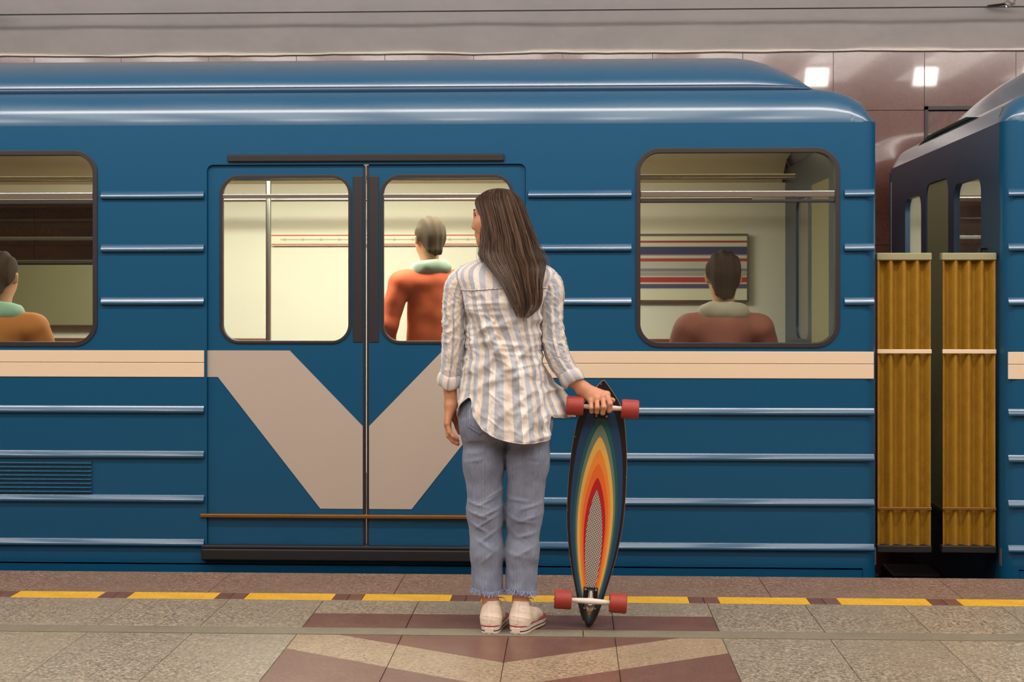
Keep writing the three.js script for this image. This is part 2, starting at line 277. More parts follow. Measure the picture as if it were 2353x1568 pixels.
// ceiling lamps: a tilted diffuser in a steel tray
LAMPS.forEach(([x, y, z], i) => {
  const t = thing('ceiling_lamp', 'square lit lamp on the white bay of the platform ceiling', 'lamp', [x, y, z], 'lamps along the platform ceiling');
  const inner = new THREE.Group();
  const tilt = -Math.atan2(0.66, 1);
  const tray = box(-0.17, 0.17, -0.15, 0.15, 0.02, 0.06), glow = rbox(-0.15, 0.15, -0.13, 0.13, 0.004, 0.022, 0.004), arm = rodGeo(V(0, 0.02, 0.05), V(0, 0.2, 0.12), 0.012);
  for (const [n, g, m] of [['tray', tray, M.darkSteel], ['diffuser', glow, M.lampGlow], ['bracket', arm, M.darkSteel]]) { g.rotateX(tilt); put(n, g, m, t); }
});
ADDED_BATTENS.forEach((x, i) => {  // bodies of the added battens, unseen above the frame
  const t = thing('added_batten_lamp', 'long slim batten lamp added out of view to brighten the vault', 'lamp', [x, 3.9, -4.75], 'added batten lamps over the platform'), tilt = -Math.atan2(0.7, 1);
  for (const [n, g, m] of [['housing', rbox(-1.245, 1.245, -0.17, 0.17, 0.02, 0.08, 0.01), M.darkSteel], ['diffuser', rbox(-1.22, 1.22, -0.15, 0.15, 0.004, 0.024, 0.004), M.lampGlow], ['bracket', rodGeo(V(-0.8, 0, 0.06), V(-0.8, 0.1, 0.19), 0.012), M.darkSteel], ['bracket', rodGeo(V(0.8, 0, 0.06), V(0.8, 0.1, 0.19), 0.012), M.darkSteel]]) { g.rotateX(tilt); put(n, g, m, t); }
});
// wire under the vault with its insulators
{
  const w = thing('overhead_wire', 'thin dark wire strung below the plaster vault', 'wire', [0, 3.12, -9.28]);
  put('strand', tube([V(-8.9, 0, 0), V(-3, 0, 0), V(2.82, 0, 0), V(8.9, 0, 0)], 0.0045, 20, 6), M.gasket, w);
  for (const x of [-3.9, 2.82]) {
    const b = thing('wire_bracket', x > 0 ? 'ceramic insulator on a steel rod holding the wire at upper right' : 'ceramic insulator on a steel rod beyond the left edge of the picture', 'bracket', [x, 3.12, -9.28]);
    put('rod', rodGeo(V(-0.09, 0.03, -0.13), V(0, 0.02, 0), 0.008), M.darkSteel, b);
    const pr = [[0.001, -0.032], [0.022, -0.03], [0.03, -0.02], [0.02, -0.01], [0.032, 0.0], [0.032, 0.012], [0.02, 0.02], [0.024, 0.032], [0.001, 0.036]].map(([r, y]) => new THREE.Vector2(r, y));
    const g = new THREE.LatheGeometry(pr, 18); g.rotateZ(-0.6); g.rotateX(0.5); g.translate(0.01, 0.03, 0.01); put('insulator', g, std({ color: 0x9a9088, roughness: 0.3 }), b);
    put('wire_clamp', rbox(-0.02, 0.02, -0.006, 0.012, -0.012, 0.012, 0.003), M.steel, b);
  }
}

// ------------------------------------------------------------------ the train
function carriage(label, X0, X1, opt) {                      // built along x, near side at z = 0 of the group, far side at -2.7
  const t = thing('metro_carriage', label, 'train carriage', [0, 0, SIDE]);
  const R = 0.07, openEnd = opt.end > 0 ? X1 : X0, inner = s => openEnd - opt.end * s;   // the end that is in view
  const a0 = opt.end > 0 ? X0 : X0 + R, a1 = opt.end > 0 ? X1 - R : X1;
  // near side skin with its openings
  const skin = poly([[a0, 0.012], [a1, 0.012], [a1, 2.071], [a0, 2.071]]);
  for (const [x0, x1, y0, y1] of opt.windows) skin.holes.push(roundRect(new THREE.Path(), x0, x1, y0, y1, 0.1));
  for (const [x0, x1] of opt.doors) skin.holes.push(roundRect(new THREE.Path(), x0, x1, 0.045, 1.885, 0.03));
  put('side_panel', plate(skin, 0.04, 0), M.blue, t);
  put('skirt', plate(poly([[a0, -0.3], [a1, -0.3], [a1, 0.004], [a0, 0.004]]), 0.03, -0.004), M.blue, t);
  // far side with windows
  const far = poly([[X0, -0.3], [X1, -0.3], [X1, 2.05], [X0, 2.05]]);
  for (const [x0, x1, y0, y1] of opt.farWindows) far.holes.push(roundRect(new THREE.Path(), x0, x1, y0, y1, 0.08));
  put('far_panel', plate(far, 0.03, -2.67), M.blue, t);
  // shoulder and roof, domed towards the end
  const roofAt = (p) => {                                    // the roof ends in a rounded hood set back from the end wall
    const s = opt.end > 0 ? X1 - p[0] : p[0] - X0, gr = s >= 0.62 ? 1 : s <= 0.28 ? 0 : Math.sqrt(1 - Math.pow((0.62 - s) / 0.34, 2)), gs = s >= 0.28 ? 1 : Math.sqrt(Math.max(0, 1 - Math.pow(1 - s / 0.28, 2)));
    const h = p[1] - 2.07, e = Math.min(h, 0.17), r = Math.max(0, h - 0.17); const off = s < R ? R - Math.sqrt(Math.max(0, R * R - (R - s) * (R - s))) : 0;
    return [p[0], 2.07 + e * gs + r * gr, Math.max(Math.min(p[2], -off), -2.7 + off)];
  };
  const sh = []; for (let i = 0; i <= 14; i++) { const a = i / 14 * Math.PI / 2; sh.push([-0.13 * (1 - Math.cos(a)), 2.07 + 0.17 * Math.sin(a)]); }
  const bend = (g) => g;
  const order = pr => opt.rev ? pr : pr;
  put('shoulder', alongX(order(sh), X0, X1, 120, roofAt), M.roofBlue, t);
  put('far_shoulder', alongX(sh.map(([z, y]) => [-2.7 - z, y]).reverse(), X0, X1, 120, roofAt), M.roofBlue, t);
  const rf = []; for (let i = 0; i <= 40; i++) { const a = i / 40 * Math.PI; rf.push([-1.35 + 1.21 * Math.cos(a), 2.262 + 0.262 * Math.sin(a)]); }
  put('roof', alongX(rf, X0, X1, 120, roofAt), M.roofBlue, t);
  put('rain_gutter', alongX([[-0.14, 2.262], [-0.118, 2.266], [-0.11, 2.256], [-0.112, 2.236], [-0.13, 2.234]], opt.end > 0 ? X0 : X0 + 0.62, opt.end > 0 ? X1 - 0.3 : X1, 120, roofAt), M.darkBlue, t);
  // end wall with rounded corners
  const e = openEnd, dir = opt.end, endShape = new THREE.Shape(); endShape.moveTo(-2.63, -0.3); endShape.lineTo(-R, -0.3); endShape.lineTo(-R, 2.076); endShape.lineTo(-2.63, 2.076); endShape.closePath();
  endShape.holes.push(roundRect(new THREE.Path(), -2.2, -1.75, 1.0, 1.85, 0.08), roundRect(new THREE.Path(), -1.62, -1.08, 0.08, 1.9, 0.08), roundRect(new THREE.Path(), -0.95, -0.4, 1.0, 1.85, 0.08));
  const eg = new THREE.ExtrudeGeometry(endShape, { depth: 0.03, bevelEnabled: false, curveSegments: 8 }); eg.rotateY(-Math.PI / 2); eg.translate(dir > 0 ? e : e + 0.03, 0, 0); put('end_wall', eg, M.darkBlue, t);
  const cg = []; for (let i = 0; i <= 8; i++) { const a = i / 8 * Math.PI / 2; cg.push([e - dir * R + dir * R * Math.sin(a), -R + R * Math.cos(a)]); }
  for (const mir of [0, 1]) put('corner_post', grid(8, 1, (u, v, i) => [cg[i][0], mix(-0.3, 2.076, v), mir ? -2.7 - cg[i][1] : cg[i][1]]), M.blue, t);
  const ed = put('end_door', rbox(e - dir * 0.02 - 0.012, e - dir * 0.02 + 0.012, 0.08, 1.9, -1.62, -1.08, 0.004), M.olive, t);
  for (const [z0, z1] of [[-2.2, -1.75], [-0.95, -0.4]]) put('end_window', box(e - dir * 0.018 - 0.003, e - dir * 0.018 + 0.003, 0.98, 1.87, z0 - 0.01, z1 + 0.01), M.glass, t);
  put('end_handrail', merge([rodGeo(V(e + dir * 0.03, 0.6, -0.3), V(e + dir * 0.03, 1.5, -0.3), 0.012), rodGeo(V(e, 0.6, -0.3), V(e + dir * 0.03, 0.6, -0.3), 0.01), rodGeo(V(e, 1.5, -0.3), V(e + dir * 0.03, 1.5, -0.3), 0.01)]), M.darkSteel, t);
  put('underframe', box(X0, X1, -0.75, -0.25, -2.5, -0.2), M.darkSteel, t);
  put('coupler', rbox(Math.min(e, e + dir * 0.28), Math.max(e, e + dir * 0.28), -0.5, -0.25, -1.5, -1.2, 0.02), M.darkSteel, t);
  // raised ribs, one strip for each stretch between openings
  const blocks = [...opt.windows.map(w => [w[0] - 0.03, w[1] + 0.03, w[2], w[3]]), ...opt.doors.map(d => [d[0] - 0.012, d[1] + 0.012, 0, 1.9])];
  function stretches(y) { let s = [[a0, opt.end > 0 ? X1 - 0.02 : a1]]; if (opt.end < 0) s = [[X0 + 0.02, a1]]; for (const b of blocks) if (y > b[2] - 0.02 && y < b[3] + 0.02) s = s.flatMap(([p, q]) => [[p, Math.min(q, b[0])], [Math.max(p, b[1]), q]].filter(([m, n]) => n - m > 0.03)); return s; }
  const ribProf = [[0, 0.021], [0.003, 0.020], [0.006, 0.0165], [0.010, 0.0095], [0.014, 0.0025], [0.0165, -0.003], [0.0175, -0.008], [0.0155, -0.013], [0.011, -0.0165], [0, -0.018]];
  for (const y of [1.742, 1.492, 1.243, 0.733, 0.521, 0.313, 0.106]) for (const [p, q] of stretches(y)) put('rib', alongX(ribProf.map(([z, dy]) => [z, y + dy]), p, q), M.ribBlue, t);
  for (const [p, q] of stretches(0.95)) { put('belt_stripe', rbox(p, q, 0.956, 1.012, -0.002, 0.004, 0.002), M.belt, t); put('belt_stripe', rbox(p, q, 0.887, 0.954, -0.002, 0.004, 0.002), M.belt, t); }
  // side windows
  for (const [x0, x1, y0, y1] of opt.windows) {
    const w = put('window_frame', plate(frameShape(x0 + 0.012, x1 - 0.012, y0 + 0.012, y1 - 0.012, 0.09, 0.022), 0.05, 0.006, 0.002), M.gasket, t);
    put('pane', plate(roundRect(new THREE.Shape(), x0 + 0.01, x1 - 0.01, y0 + 0.01, y1 - 0.01, 0.09), 0.004, -0.018), M.glass, w);
    put('sash_bar', rbox(x0 + 0.012, x1 - 0.012, 1.728, 1.756, -0.03, 0.004, 0.004), M.steel, w);
    put('sash_bar', rbox(x0 + 0.012, x1 - 0.012, 1.702, 1.716, -0.03, 0.0, 0.003), M.gasket, w);
  }
  // double doors
  for (const [x0, x1] of opt.doors) {
    const c = (x0 + x1) / 2;
    put('door_header', rbox(x0 + 0.1, x1 - 0.1, 1.897, 1.932, -0.01, 0.012, 0.006), M.rubber, t);
    put('threshold', rbox(x0 - 0.03, x1 + 0.03, 0.228, 0.245, -0.03, 0.012, 0.004), M.brass, t);
    put('door_step', rbox(x0 - 0.02, x1 + 0.02, 0.03, 0.085, -0.03, 0.03, 0.008), M.rubber, t);
    put('step_nosing', rbox(x0 - 0.02, x1 + 0.02, 0.086, 0.1, -0.02, 0.024, 0.004), M.darkSteel, t);
    for (const s of [-1, 1]) {
      const g0 = s < 0 ? x0 : c + 0.012, g1 = s < 0 ? c - 0.012 : x1, wx0 = s < 0 ? x0 + 0.065 : c + 0.075, wx1 = s < 0 ? c - 0.075 : x1 - 0.065;
      const sh2 = poly([[g0, 0.05], [g1, 0.05], [g1, 1.885], [g0, 1.885]]); sh2.holes.push(roundRect(new THREE.Path(), wx0, wx1, 1.05, 1.832, 0.085));
      const leaf = put('door_leaf', plate(sh2, 0.035, -0.014, 0.003), M.blue, t);
      put('pane', plate(roundRect(new THREE.Shape(), wx0 - 0.005, wx1 + 0.005, 1.045, 1.837, 0.085), 0.004, -0.028), M.glass, leaf);
      put('window_gasket', plate(frameShape(wx0 + 0.008, wx1 - 0.008, 1.058, 1.824, 0.078, 0.014), 0.03, -0.008, 0.002), M.gasket, leaf);
      put('sash_bar', rbox(wx0, wx1, 1.728, 1.748, -0.034, -0.012, 0.004), M.steel, leaf);
      put('edge_rubber', rbox(s < 0 ? c - 0.014 : c + 0.003, s < 0 ? c - 0.003 : c + 0.014, 0.06, 1.88, -0.045, -0.012, 0.004), M.gasket, leaf);
      put('edge_rail', rbox(s < 0 ? c - 0.062 : c + 0.016, s < 0 ? c - 0.016 : c + 0.062, 1.05, 1.832, -0.03, -0.0105, 0.004), M.gasket, leaf);
      const m = x => s < 0 ? x : 2 * c - x, arm = [[x0, 1.012], [c - 0.36, 1.012], [c - 0.015, 0.658], [c - 0.015, 0.27], [c - 0.215, 0.27], [c - 0.70, 0.887], [x0, 0.887]].map(([x, y]) => [m(x), y]);
      put('chevron', plate(poly(arm), 0.003, -0.0115), M.chevron, leaf);
    }
  }
  // louvred grilles
  for (const [x0, x1, y0, y1] of opt.grilles ?? []) { put('grille_back', box(x0, x1, y0, y1, -0.002, 0.001), M.darkBlue, t); for (let i = 0; i < 8; i++) { const y = mix(y0, y1, (i + 0.5) / 8); const g = rbox(x0, x1, -0.003, 0.003, -0.007, 0.007, 0.002, 1); g.rotateX(0.55); g.translate(0, y, 0.006); put('louvre', g, M.ribBlue, t); } }
  // saloon
  const f = -2.66, n = -0.045;
  put('saloon_floor', box(X0, X1, 0.02, 0.1, f, n), M.lino, t);
  put('saloon_ceiling', alongX([[n, 1.98], [-0.25, 2.12], [-0.9, 2.2], [-1.8, 2.2], [-2.45, 2.12], [f, 1.98]], X0 + 0.05, X1 - 0.05), M.creamWarm, t);
  for (const z of [-0.75, -1.95]) {
    put('light_strip', rbox(X0 + 0.2, X1 - 0.2, 2.12, 2.16, z - 0.06, z + 0.06, 0.01), M.tube, t);
  }
  const lights = opt.lights; for (const x of lights) { const l = new THREE.RectAreaLight(CABIN_COLOR, CABIN_POWER, 1.7, 0.5); l.position.set(x, 2.11, -1.35); l.rotation.x = -Math.PI / 2; t.add(l); l.name = 'cabin_light'; }
  const lin = poly([[X0, 0.1], [X1, 0.1], [X1, 1.99], [X0, 1.99]]); for (const [x0, x1, y0, y1] of opt.farWindows) lin.holes.push(roundRect(new THREE.Path(), x0, x1, y0, y1, 0.08));
  put('saloon_lining', plate(lin, 0.02, -2.63), M.cream, t);
  for (const [x0, x1, y0, y1] of opt.farWindows) { const w = put('far_window_frame', plate(frameShape(x0, x1, y0, y1, 0.08, 0.025), 0.03, -2.615, 0.003), M.darkSteel, t); put('pane', plate(roundRect(new THREE.Shape(), x0, x1, y0, y1, 0.08), 0.004, -2.64), M.glass, w); put('transom', rbox(x0, x1, y1 - 0.24, y1 - 0.215, -2.64, -2.6, 0.004), M.steel, w); }
  for (const [x0, x1] of opt.benches) {
    for (const z of [-0.08, -2.6]) { const d = z > -1 ? -1 : 1; const b = put('bench', rbox(x0, x1, 0.44, 0.54, Math.min(z, z + d * 0.45), Math.max(z, z + d * 0.45), 0.03), M.leather, t); put('bench_back', rbox(x0, x1, 0.56, 0.98, Math.min(z, z + d * 0.07), Math.max(z, z + d * 0.07), 0.025), M.leather, b); put('bench_box', box(x0, x1, 0.1, 0.44, Math.min(z, z + d * 0.38), Math.max(z, z + d * 0.38)), M.olive, b); }
  }
  for (const [x, z] of opt.poles) put('grab_pole', rodGeo(V(x, 0.1, z), V(x, 2.18, z), 0.017), M.steel, t);
  for (const z of [-0.5, -2.2]) put('handrail', rodGeo(V(X0 + 0.3, 1.86, z), V(X1 - 0.3, 1.86, z), 0.014), M.steel, t);
  return t;
}
const carA = carriage('blue metro carriage with beige belt, ribbed side and double door behind the woman', -6.4, 1.42, {
  end: 1, windows: [[-3.55, -2.235, 1.04, 1.945], [0.315, 1.235, 1.04, 1.945]], doors: [[-1.705, -0.205], [-5.6, -4.2]], grilles: [[-3.3, -2.25, 0.338, 0.492]],
  farWindows: [[-4.3, -3.0, 1.5, 1.86]], benches: [[-3.95, -1.95], [0.1, 1.32]], poles: [[-1.85, -0.7], [-0.08, -0.7], [-1.85, -2.05], [-1.19, -1.35]], lights: [-2.1, -0.8],
});
const carB = carriage('next blue metro carriage, cut off by the right edge of the picture', 1.99, 6.4, {
  end: -1, windows: [[2.2, 3.1, 1.04, 1.945]], doors: [[3.6, 5.0]], farWindows: [[2.3, 3.2, 1.12, 1.86]], benches: [[2.1, 3.4]], poles: [[3.5, -0.7]], lights: [3.0, 5.0],
});
{ const c = V(1.99, 0, SIDE), a = -0.03; carB.rotation.y = a; carB.position.copy(V(0, 0, SIDE).sub(c).applyAxisAngle(V(0, 1, 0), a).add(c)); }
// fittings on the lining: route map strip, posters
{
  const line = (w, h, draw) => { const c = document.createElement('canvas'); c.width = w; c.height = h; const g = c.getContext('2d'); draw(g, w, h); const t = new THREE.CanvasTexture(c); t.colorSpace = THREE.SRGBColorSpace; return t; };
  const mapTex = line(1024, 64, (g, w, h) => { g.fillStyle = '#efe6cd'; g.fillRect(0, 0, w, h); g.fillStyle = '#b8473a'; g.fillRect(0, 4, w, 6); g.fillRect(0, h - 10, w, 6); g.fillStyle = '#b9b19a'; g.fillRect(40, 28, w - 80, 6); for (let i = 0; i < 12; i++) { g.beginPath(); g.arc(60 + i * 82, 31, 7, 0, 7); g.fill(); } });
  const pl = box(-1.95, -0.45, 1.585, 1.66, -2.612, -2.606); put('route_map', pl, std({ map: mapTex, roughness: 0.5 }), carA);
  const ol = put('wall_cabinet', rbox(-4.4, -2.92, 1.06, 1.46, -2.62, -2.56, 0.01), M.olive, carA); put('cabinet_rail', rbox(-4.4, -2.92, 1.47, 1.49, -2.62, -2.55, 0.004), M.steel, ol);
  const posterTex = line(512, 320, (g, w, h) => {
    g.fillStyle = '#d9d2bd'; g.fillRect(0, 0, w, h);
    const st = [['#e9e0c6', 0, 22], ['#a8433f', 24, 34], ['#e0d6c0', 36, 44], ['#43466e', 54, 92], ['#8b88a0', 92, 98], ['#b5494a', 112, 128], ['#c9c7b6', 130, 160], ['#8d8790', 162, 178], ['#a9a3a0', 180, 200], ['#b8403f', 206, 232], ['#5a587c', 240, 262], ['#e8e2c4', 268, 320]];
    for (const [c, a, b] of st) { g.fillStyle = c; g.fillRect(0, a, w, b - a); } });
  const mp = std({ map: posterTex, roughness: 0.5 });
  const p1 = rbox(0.42, 1.14, 1.23, 1.645, -2.612, -2.6, 0.002, 1); put('poster', p1, mp, carA);
  put('poster_frame', plate(frameShape(0.42, 1.14, 1.23, 1.645, 0.004, 0.014), 0.014, -2.596), M.steel, carA);
}
// yellow fall barriers between the carriages: pleated curtains on frames
function barrier(t, x0, x1, z) {
  const b = put('gap_curtain', grid(60, 12, (u, v) => { const x = mix(x0, x1, u); return [x, mix(0.1, 1.44, v), z + 0.02 * Math.cos(u * Math.PI * 8) + 0.003 * nz(u * 9, v * 5, 1), u * 0.4, v * 1.3]; }), M.yellowFabric, t);
  put('curtain_rail', rbox(x0 - 0.005, x1 + 0.005, 1.435, 1.47, z - 0.025, z + 0.025, 0.006), M.olive, b);
  put('curtain_rail', rbox(x0 - 0.005, x1 + 0.005, 0.07, 0.105, z - 0.025, z + 0.025, 0.006), M.rubber, b);
  put('curtain_band', rbox(x0 - 0.003, x1 + 0.003, 1.0, 1.02, z + 0.018, z + 0.028, 0.003), M.belt, b);
  put('curtain_band', rbox(x0 - 0.003, x1 + 0.003, 0.27, 0.285, z + 0.018, z + 0.028, 0.003), M.brass, b);
}
barrier(carA, 1.435, 1.68, -0.1); barrier(carB, 1.735, 1.975, -0.1);
// ------------------------------------------------------------------ cloth, skin and hair
const canvasTex = (w, h, draw) => { const c = document.createElement('canvas'); c.width = w; c.height = h; draw(c.getContext('2d'), w, h); const t = new THREE.CanvasTexture(c); t.colorSpace = THREE.SRGBColorSpace; return t; };
const PERIOD = 0.041;                                        // one grey and one white stripe of the linen
const stripeTex = tex(1024, (x, y, i, j) => {                // two periods across
  const p = (x * 2) % 1, which = Math.floor(x * 2), e = 0.02;
  const g = sstep(0.0, e, p) * (1 - sstep(0.5, 0.5 + e, p));
  const cream = which ? [230, 222, 214] : [222, 208, 194], grey = which ? [184, 187, 197] : [174, 175, 182];
  const w = ((i % 4 < 2) !== (j % 4 < 2) ? 5 : -5) + tnz(x, y, 120, 3.3) * 18 + tnz(x, y, 14, 6.1) * 8;
  return cream.map((c, k) => mix(c, grey[k], g) + w);
});
stripeTex.repeat.set(1 / (2 * PERIOD), 1 / (2 * PERIOD));
const weave = tex(512, (x, y, i, j) => { const k = 128 + ((i % 8 < 4) !== (j % 8 < 4) ? 24 : -24) + tnz(x, y, 50, 2.4) * 60 + tnz(x, y, 12, 9.4) * 60; return [k, k, k]; }, 8, false);
const denimTex = tex(1024, (x, y, i, j) => {
  const streak = tnz(x, y * 0.0 + 0.37, 200, 5.5) * 12 + nz(x * 260, y * 22, 4.2) * 16, patch = tnz(x, y, 4, 8.8) * 16 + tnz(x, y, 11, 1.8) * 12, tw = ((i + j) % 6 < 3 ? 5 : -5) + (rnd() - 0.5) * 14;
  const k = streak + patch + tw; return [130 + k, 138 + k, 158 + k * 0.85];
}, 2.5);
M.linen = phy({ map: stripeTex, bumpMap: weave, bumpScale: 0.0006, roughness: 0.85, sheen: 0.3, sheenRoughness: 0.6 });
M.denim = std({ map: denimTex, bumpMap: weave, bumpScale: 0.0004, roughness: 0.9 });
M.denimDark = std({ color: 0x6f7890, roughness: 0.9 });
M.fray = std({ color: 0x9fb0d4, roughness: 0.95 });
const skinTex = tex(256, (x, y) => { const k = tnz(x, y, 30, 1.1) * 10 + tnz(x, y, 6, 4.1) * 10; return [204 + k, 142 + k, 108 + k]; }, 6);
M.skin = phy({ map: skinTex, roughness: 0.5, sheen: 0.15 });
M.hair = std({ color: 0xffffff, vertexColors: true, roughness: 0.38 });
M.canvasShoe = std({ map: tex(512, (x, y, i, j) => { const k = ((i % 6 < 3) !== (j % 6 < 3) ? 4 : -4) + tnz(x, y, 10, 2.9) * 12; return [232 + k, 214 + k, 196 + k]; }, 8), roughness: 0.85 });
M.soleWhite = std({ color: 0xe6d6c8, roughness: 0.55 });
M.red = std({ color: 0xa23c3a, roughness: 0.5 });
M.black = std({ color: 0x161414, roughness: 0.5 });
M.lash = std({ color: 0x1c1310, roughness: 0.6 });
M.lip = std({ color: 0xb5695c, roughness: 0.4 });

// ------------------------------------------------------------------ the woman, seen from behind (local: x right, y up, z towards the platform hall)
const woman = thing('person', 'woman with long brown hair in a striped shirt and jeans, standing beside a longboard', 'person', [-0.245, 0, -5.42]);
{
  const HC = [-0.023, 1.572, -0.005], yawA = THREE.MathUtils.degToRad(15);
  const fw = [-Math.cos(yawA), 0, -Math.sin(yawA)], rt = [-fw[2], 0, fw[0]];       // facing left and a little away; rt is her right hand side
  const toHead = p => { const a = p[0] - HC[0], b = p[1] - HC[1], c = p[2] - HC[2]; return [a * rt[0] + c * rt[2], b, a * fw[0] + c * fw[2]]; };
  const fromHead = (x, y, z) => [HC[0] + rt[0] * x + fw[0] * z, HC[1] + y, HC[2] + rt[2] * x + fw[2] * z];
  function headF(p) {
    const q = toHead(p), s = [Math.abs(q[0]), q[1], q[2]];
    let d = ell(q, [0, 0.020, -0.004], [0.068, 0.080, 0.084]);
    d = smin(d, ell(q, [0, -0.035, 0.03], [0.058, 0.07, 0.062]), 0.05);
    d = smin(d, cap(s, [0.03, -0.085, 0.055], [0.055, -0.045, -0.005], 0.018, 0.018), 0.035);
    d = smin(d, cap(q, [0, -0.09, 0.072], [0, -0.085, 0.068], 0.017, 0.016), 0.025);
    d = smin(d, cap(s, [0.006, 0.022, 0.088], [0.04, 0.024, 0.07], 0.013, 0.011), 0.02);       // brow
    d = smin(d, cap(s, [0.042, -0.025, 0.06], [0.05, -0.015, 0.045], 0.02, 0.018), 0.03);      // cheek
    d = smin(d, cap(q, [0, 0.012, 0.09], [0, -0.03, 0.104], 0.0075, 0.0100), 0.012);           // nose
    d = smin(d, cap(s, [0.0, -0.036, 0.1], [0.013, -0.037, 0.093], 0.008, 0.007), 0.008);
    d = smin(d, cap(q, [-0.014, -0.056, 0.087], [0.014, -0.056, 0.087], 0.007, 0.007), 0.01);  // lips
    d = smin(d, cap(q, [-0.012, -0.067, 0.086], [0.012, -0.067, 0.086], 0.008, 0.008), 0.01);
    d = -smin(-d, Math.hypot(s[0] - 0.032, s[1] - 0.004, (s[2] - 0.088)) - 0.012, 0.012);      // eye hollow
    d = smin(d, Math.hypot(s[0] - 0.031, s[1] - 0.004, s[2] - 0.07) - 0.0135, 0.004);          // eyelid
    d = smin(d, Math.max(ell([s[0], q[1], q[2]], [0.076, -0.005, -0.012], [0.012, 0.03, 0.018]), -0.001), 0.01); // ear
    d = smin(d, cap(p, [-0.012, 1.50, 0.005], [-0.006, 1.38, 0.0], 0.05, 0.056), 0.035);
    return d;
  }
  const skinUV = p => [p[0] * 1 + p[2], p[1]];
  // arms and hands
  const armR = [[0.150, 1.335, 0], [0.175, 1.10, 0.005], [0.288, 0.928, 0.002]], armL = [[-0.165, 1.335, 0], [-0.195, 1.13, 0.005], [-0.208, 0.862, 0.0]];
  function handR(p) {
    let d = chain(p, [[0.181, 1.11, 0.005], [0.208, 1.032, 0.005], [0.256, 0.958, 0.004], armR[2]], [0.03, 0.031, 0.028, 0.0235], 0.01);
    let palm = 1e9; const mcp = [[0.386, 0.900, 0.012], [0.369, 0.8935, 0.025], [0.347, 0.885, 0.030], [0.326, 0.875, 0.027]];
    mcp.forEach((m, i) => { palm = smin(palm, cap(p, [mix(0.292, m[0], 0.12), 0.922 - i * 0.004, 0.0], m, 0.019, 0.0115 - i * 0.0006), 0.016); });
    d = smin(d, palm, 0.022);
    const F = [[[0.397, 0.868, 0.049], [0.394, 0.842, 0.040], [0.392, 0.838, 0.020]], [[0.373, 0.857, 0.058], [0.369, 0.833, 0.045], [0.367, 0.836, 0.022]], [[0.348, 0.855, 0.057], [0.347, 0.836, 0.043], [0.346, 0.838, 0.022]], [[0.325, 0.853, 0.05], [0.327, 0.838, 0.038], [0.328, 0.840, 0.02]]];
    F.forEach((f, i) => { const r = 0.0098 - i * 0.0005; const g = chain(p, [mcp[i], ...f], [r + 0.001, r, r * 0.93, r * 0.84], 0.004); d = smin(d, g, 0.0045); });
    mcp.forEach((m, i) => { d = smin(d, Math.hypot(p[0] - m[0], p[1] - m[1] - 0.002, p[2] - m[2] - 0.002) - 0.0108, 0.008); });
    const th = chain(p, [[0.312, 0.905, -0.012], [0.352, 0.888, -0.018], [0.388, 0.884, -0.006], [0.409, 0.878, 0.006]], [0.016, 0.0125, 0.0105, 0.0088], 0.006);
    return smin(d, th, 0.008);
  }
  function handL(p) {
    let d = chain(p, [[-0.197, 1.12, 0.005], [-0.204, 1.03, 0.005], [-0.214, 0.94, 0.002], armL[2]], [0.03, 0.031, 0.027, 0.0225], 0.01);
    let palm = 1e9; const mcp = [[-0.222, 0.786, -0.035], [-0.225, 0.780, -0.013], [-0.224, 0.782, 0.009], [-0.219, 0.79, 0.028]];
    mcp.forEach((m, i) => { palm = smin(palm, cap(p, [-0.21, 0.852, -0.012 + i * 0.008], m, 0.017, 0.0115), 0.014); });
    d = smin(d, palm, 0.02);
    const F = [[[-0.218, 0.748, -0.04], [-0.203, 0.728, -0.04], [-0.187, 0.716, -0.036]], [[-0.219, 0.738, -0.014], [-0.201, 0.718, -0.012], [-0.184, 0.708, -0.008]], [[-0.217, 0.742, 0.012], [-0.199, 0.722, 0.014], [-0.183, 0.713, 0.014]], [[-0.211, 0.757, 0.033], [-0.197, 0.742, 0.035], [-0.184, 0.735, 0.034]]];
    F.forEach((f, i) => { const r = [0.0095, 0.0098, 0.0094, 0.0084][i]; d = smin(d, chain(p, [mcp[i], ...f], [r + 0.0008, r, r * 0.93, r * 0.82], 0.004), 0.0045); });
    const th = chain(p, [[-0.205, 0.835, -0.03], [-0.196, 0.795, -0.052], [-0.187, 0.768, -0.054], [-0.18, 0.747, -0.05]], [0.015, 0.0125, 0.0105, 0.0085], 0.006);
    return smin(d, th, 0.008);
  }
  const bodyF = p => {
    let d = cap(p, [-0.006, 1.36, 0], [-0.005, 1.15, 0], 0.085, 0.085); d = smin(d, cap(p, [-0.1, 1.335, 0], [0.1, 1.335, 0], 0.045, 0.045), 0.06); d = smin(d, cap(p, [0, 1.1, 0], [0, 0.86, 0], 0.085, 0.095), 0.05);
    d = smin(d, cap(p, armR[0], [0.180, 1.11, 0.005], 0.03, 0.028), 0.03); d = smin(d, cap(p, armL[0], [-0.196, 1.12, 0.005], 0.03, 0.028), 0.03);
    for (const s of [-1, 1]) { const x = s < 0 ? -0.060 : 0.060; d = smin(d, chain(p, [[s * 0.075, 0.82, 0], [s * 0.07, 0.45, 0], [x, 0.12, 0.03]], [0.07, 0.045, 0.03], 0.03), 0.02); }
    return d;
  };
  const legF = s => p => { const x = s < 0 ? -0.057 : 0.058; let d = chain(p, [[x, 0.30, 0.012], [x, 0.2, 0.02], [x, 0.115, 0.026], [x, 0.08, 0.03]], [0.044, 0.034, 0.0275, 0.027], 0.02); return d; };
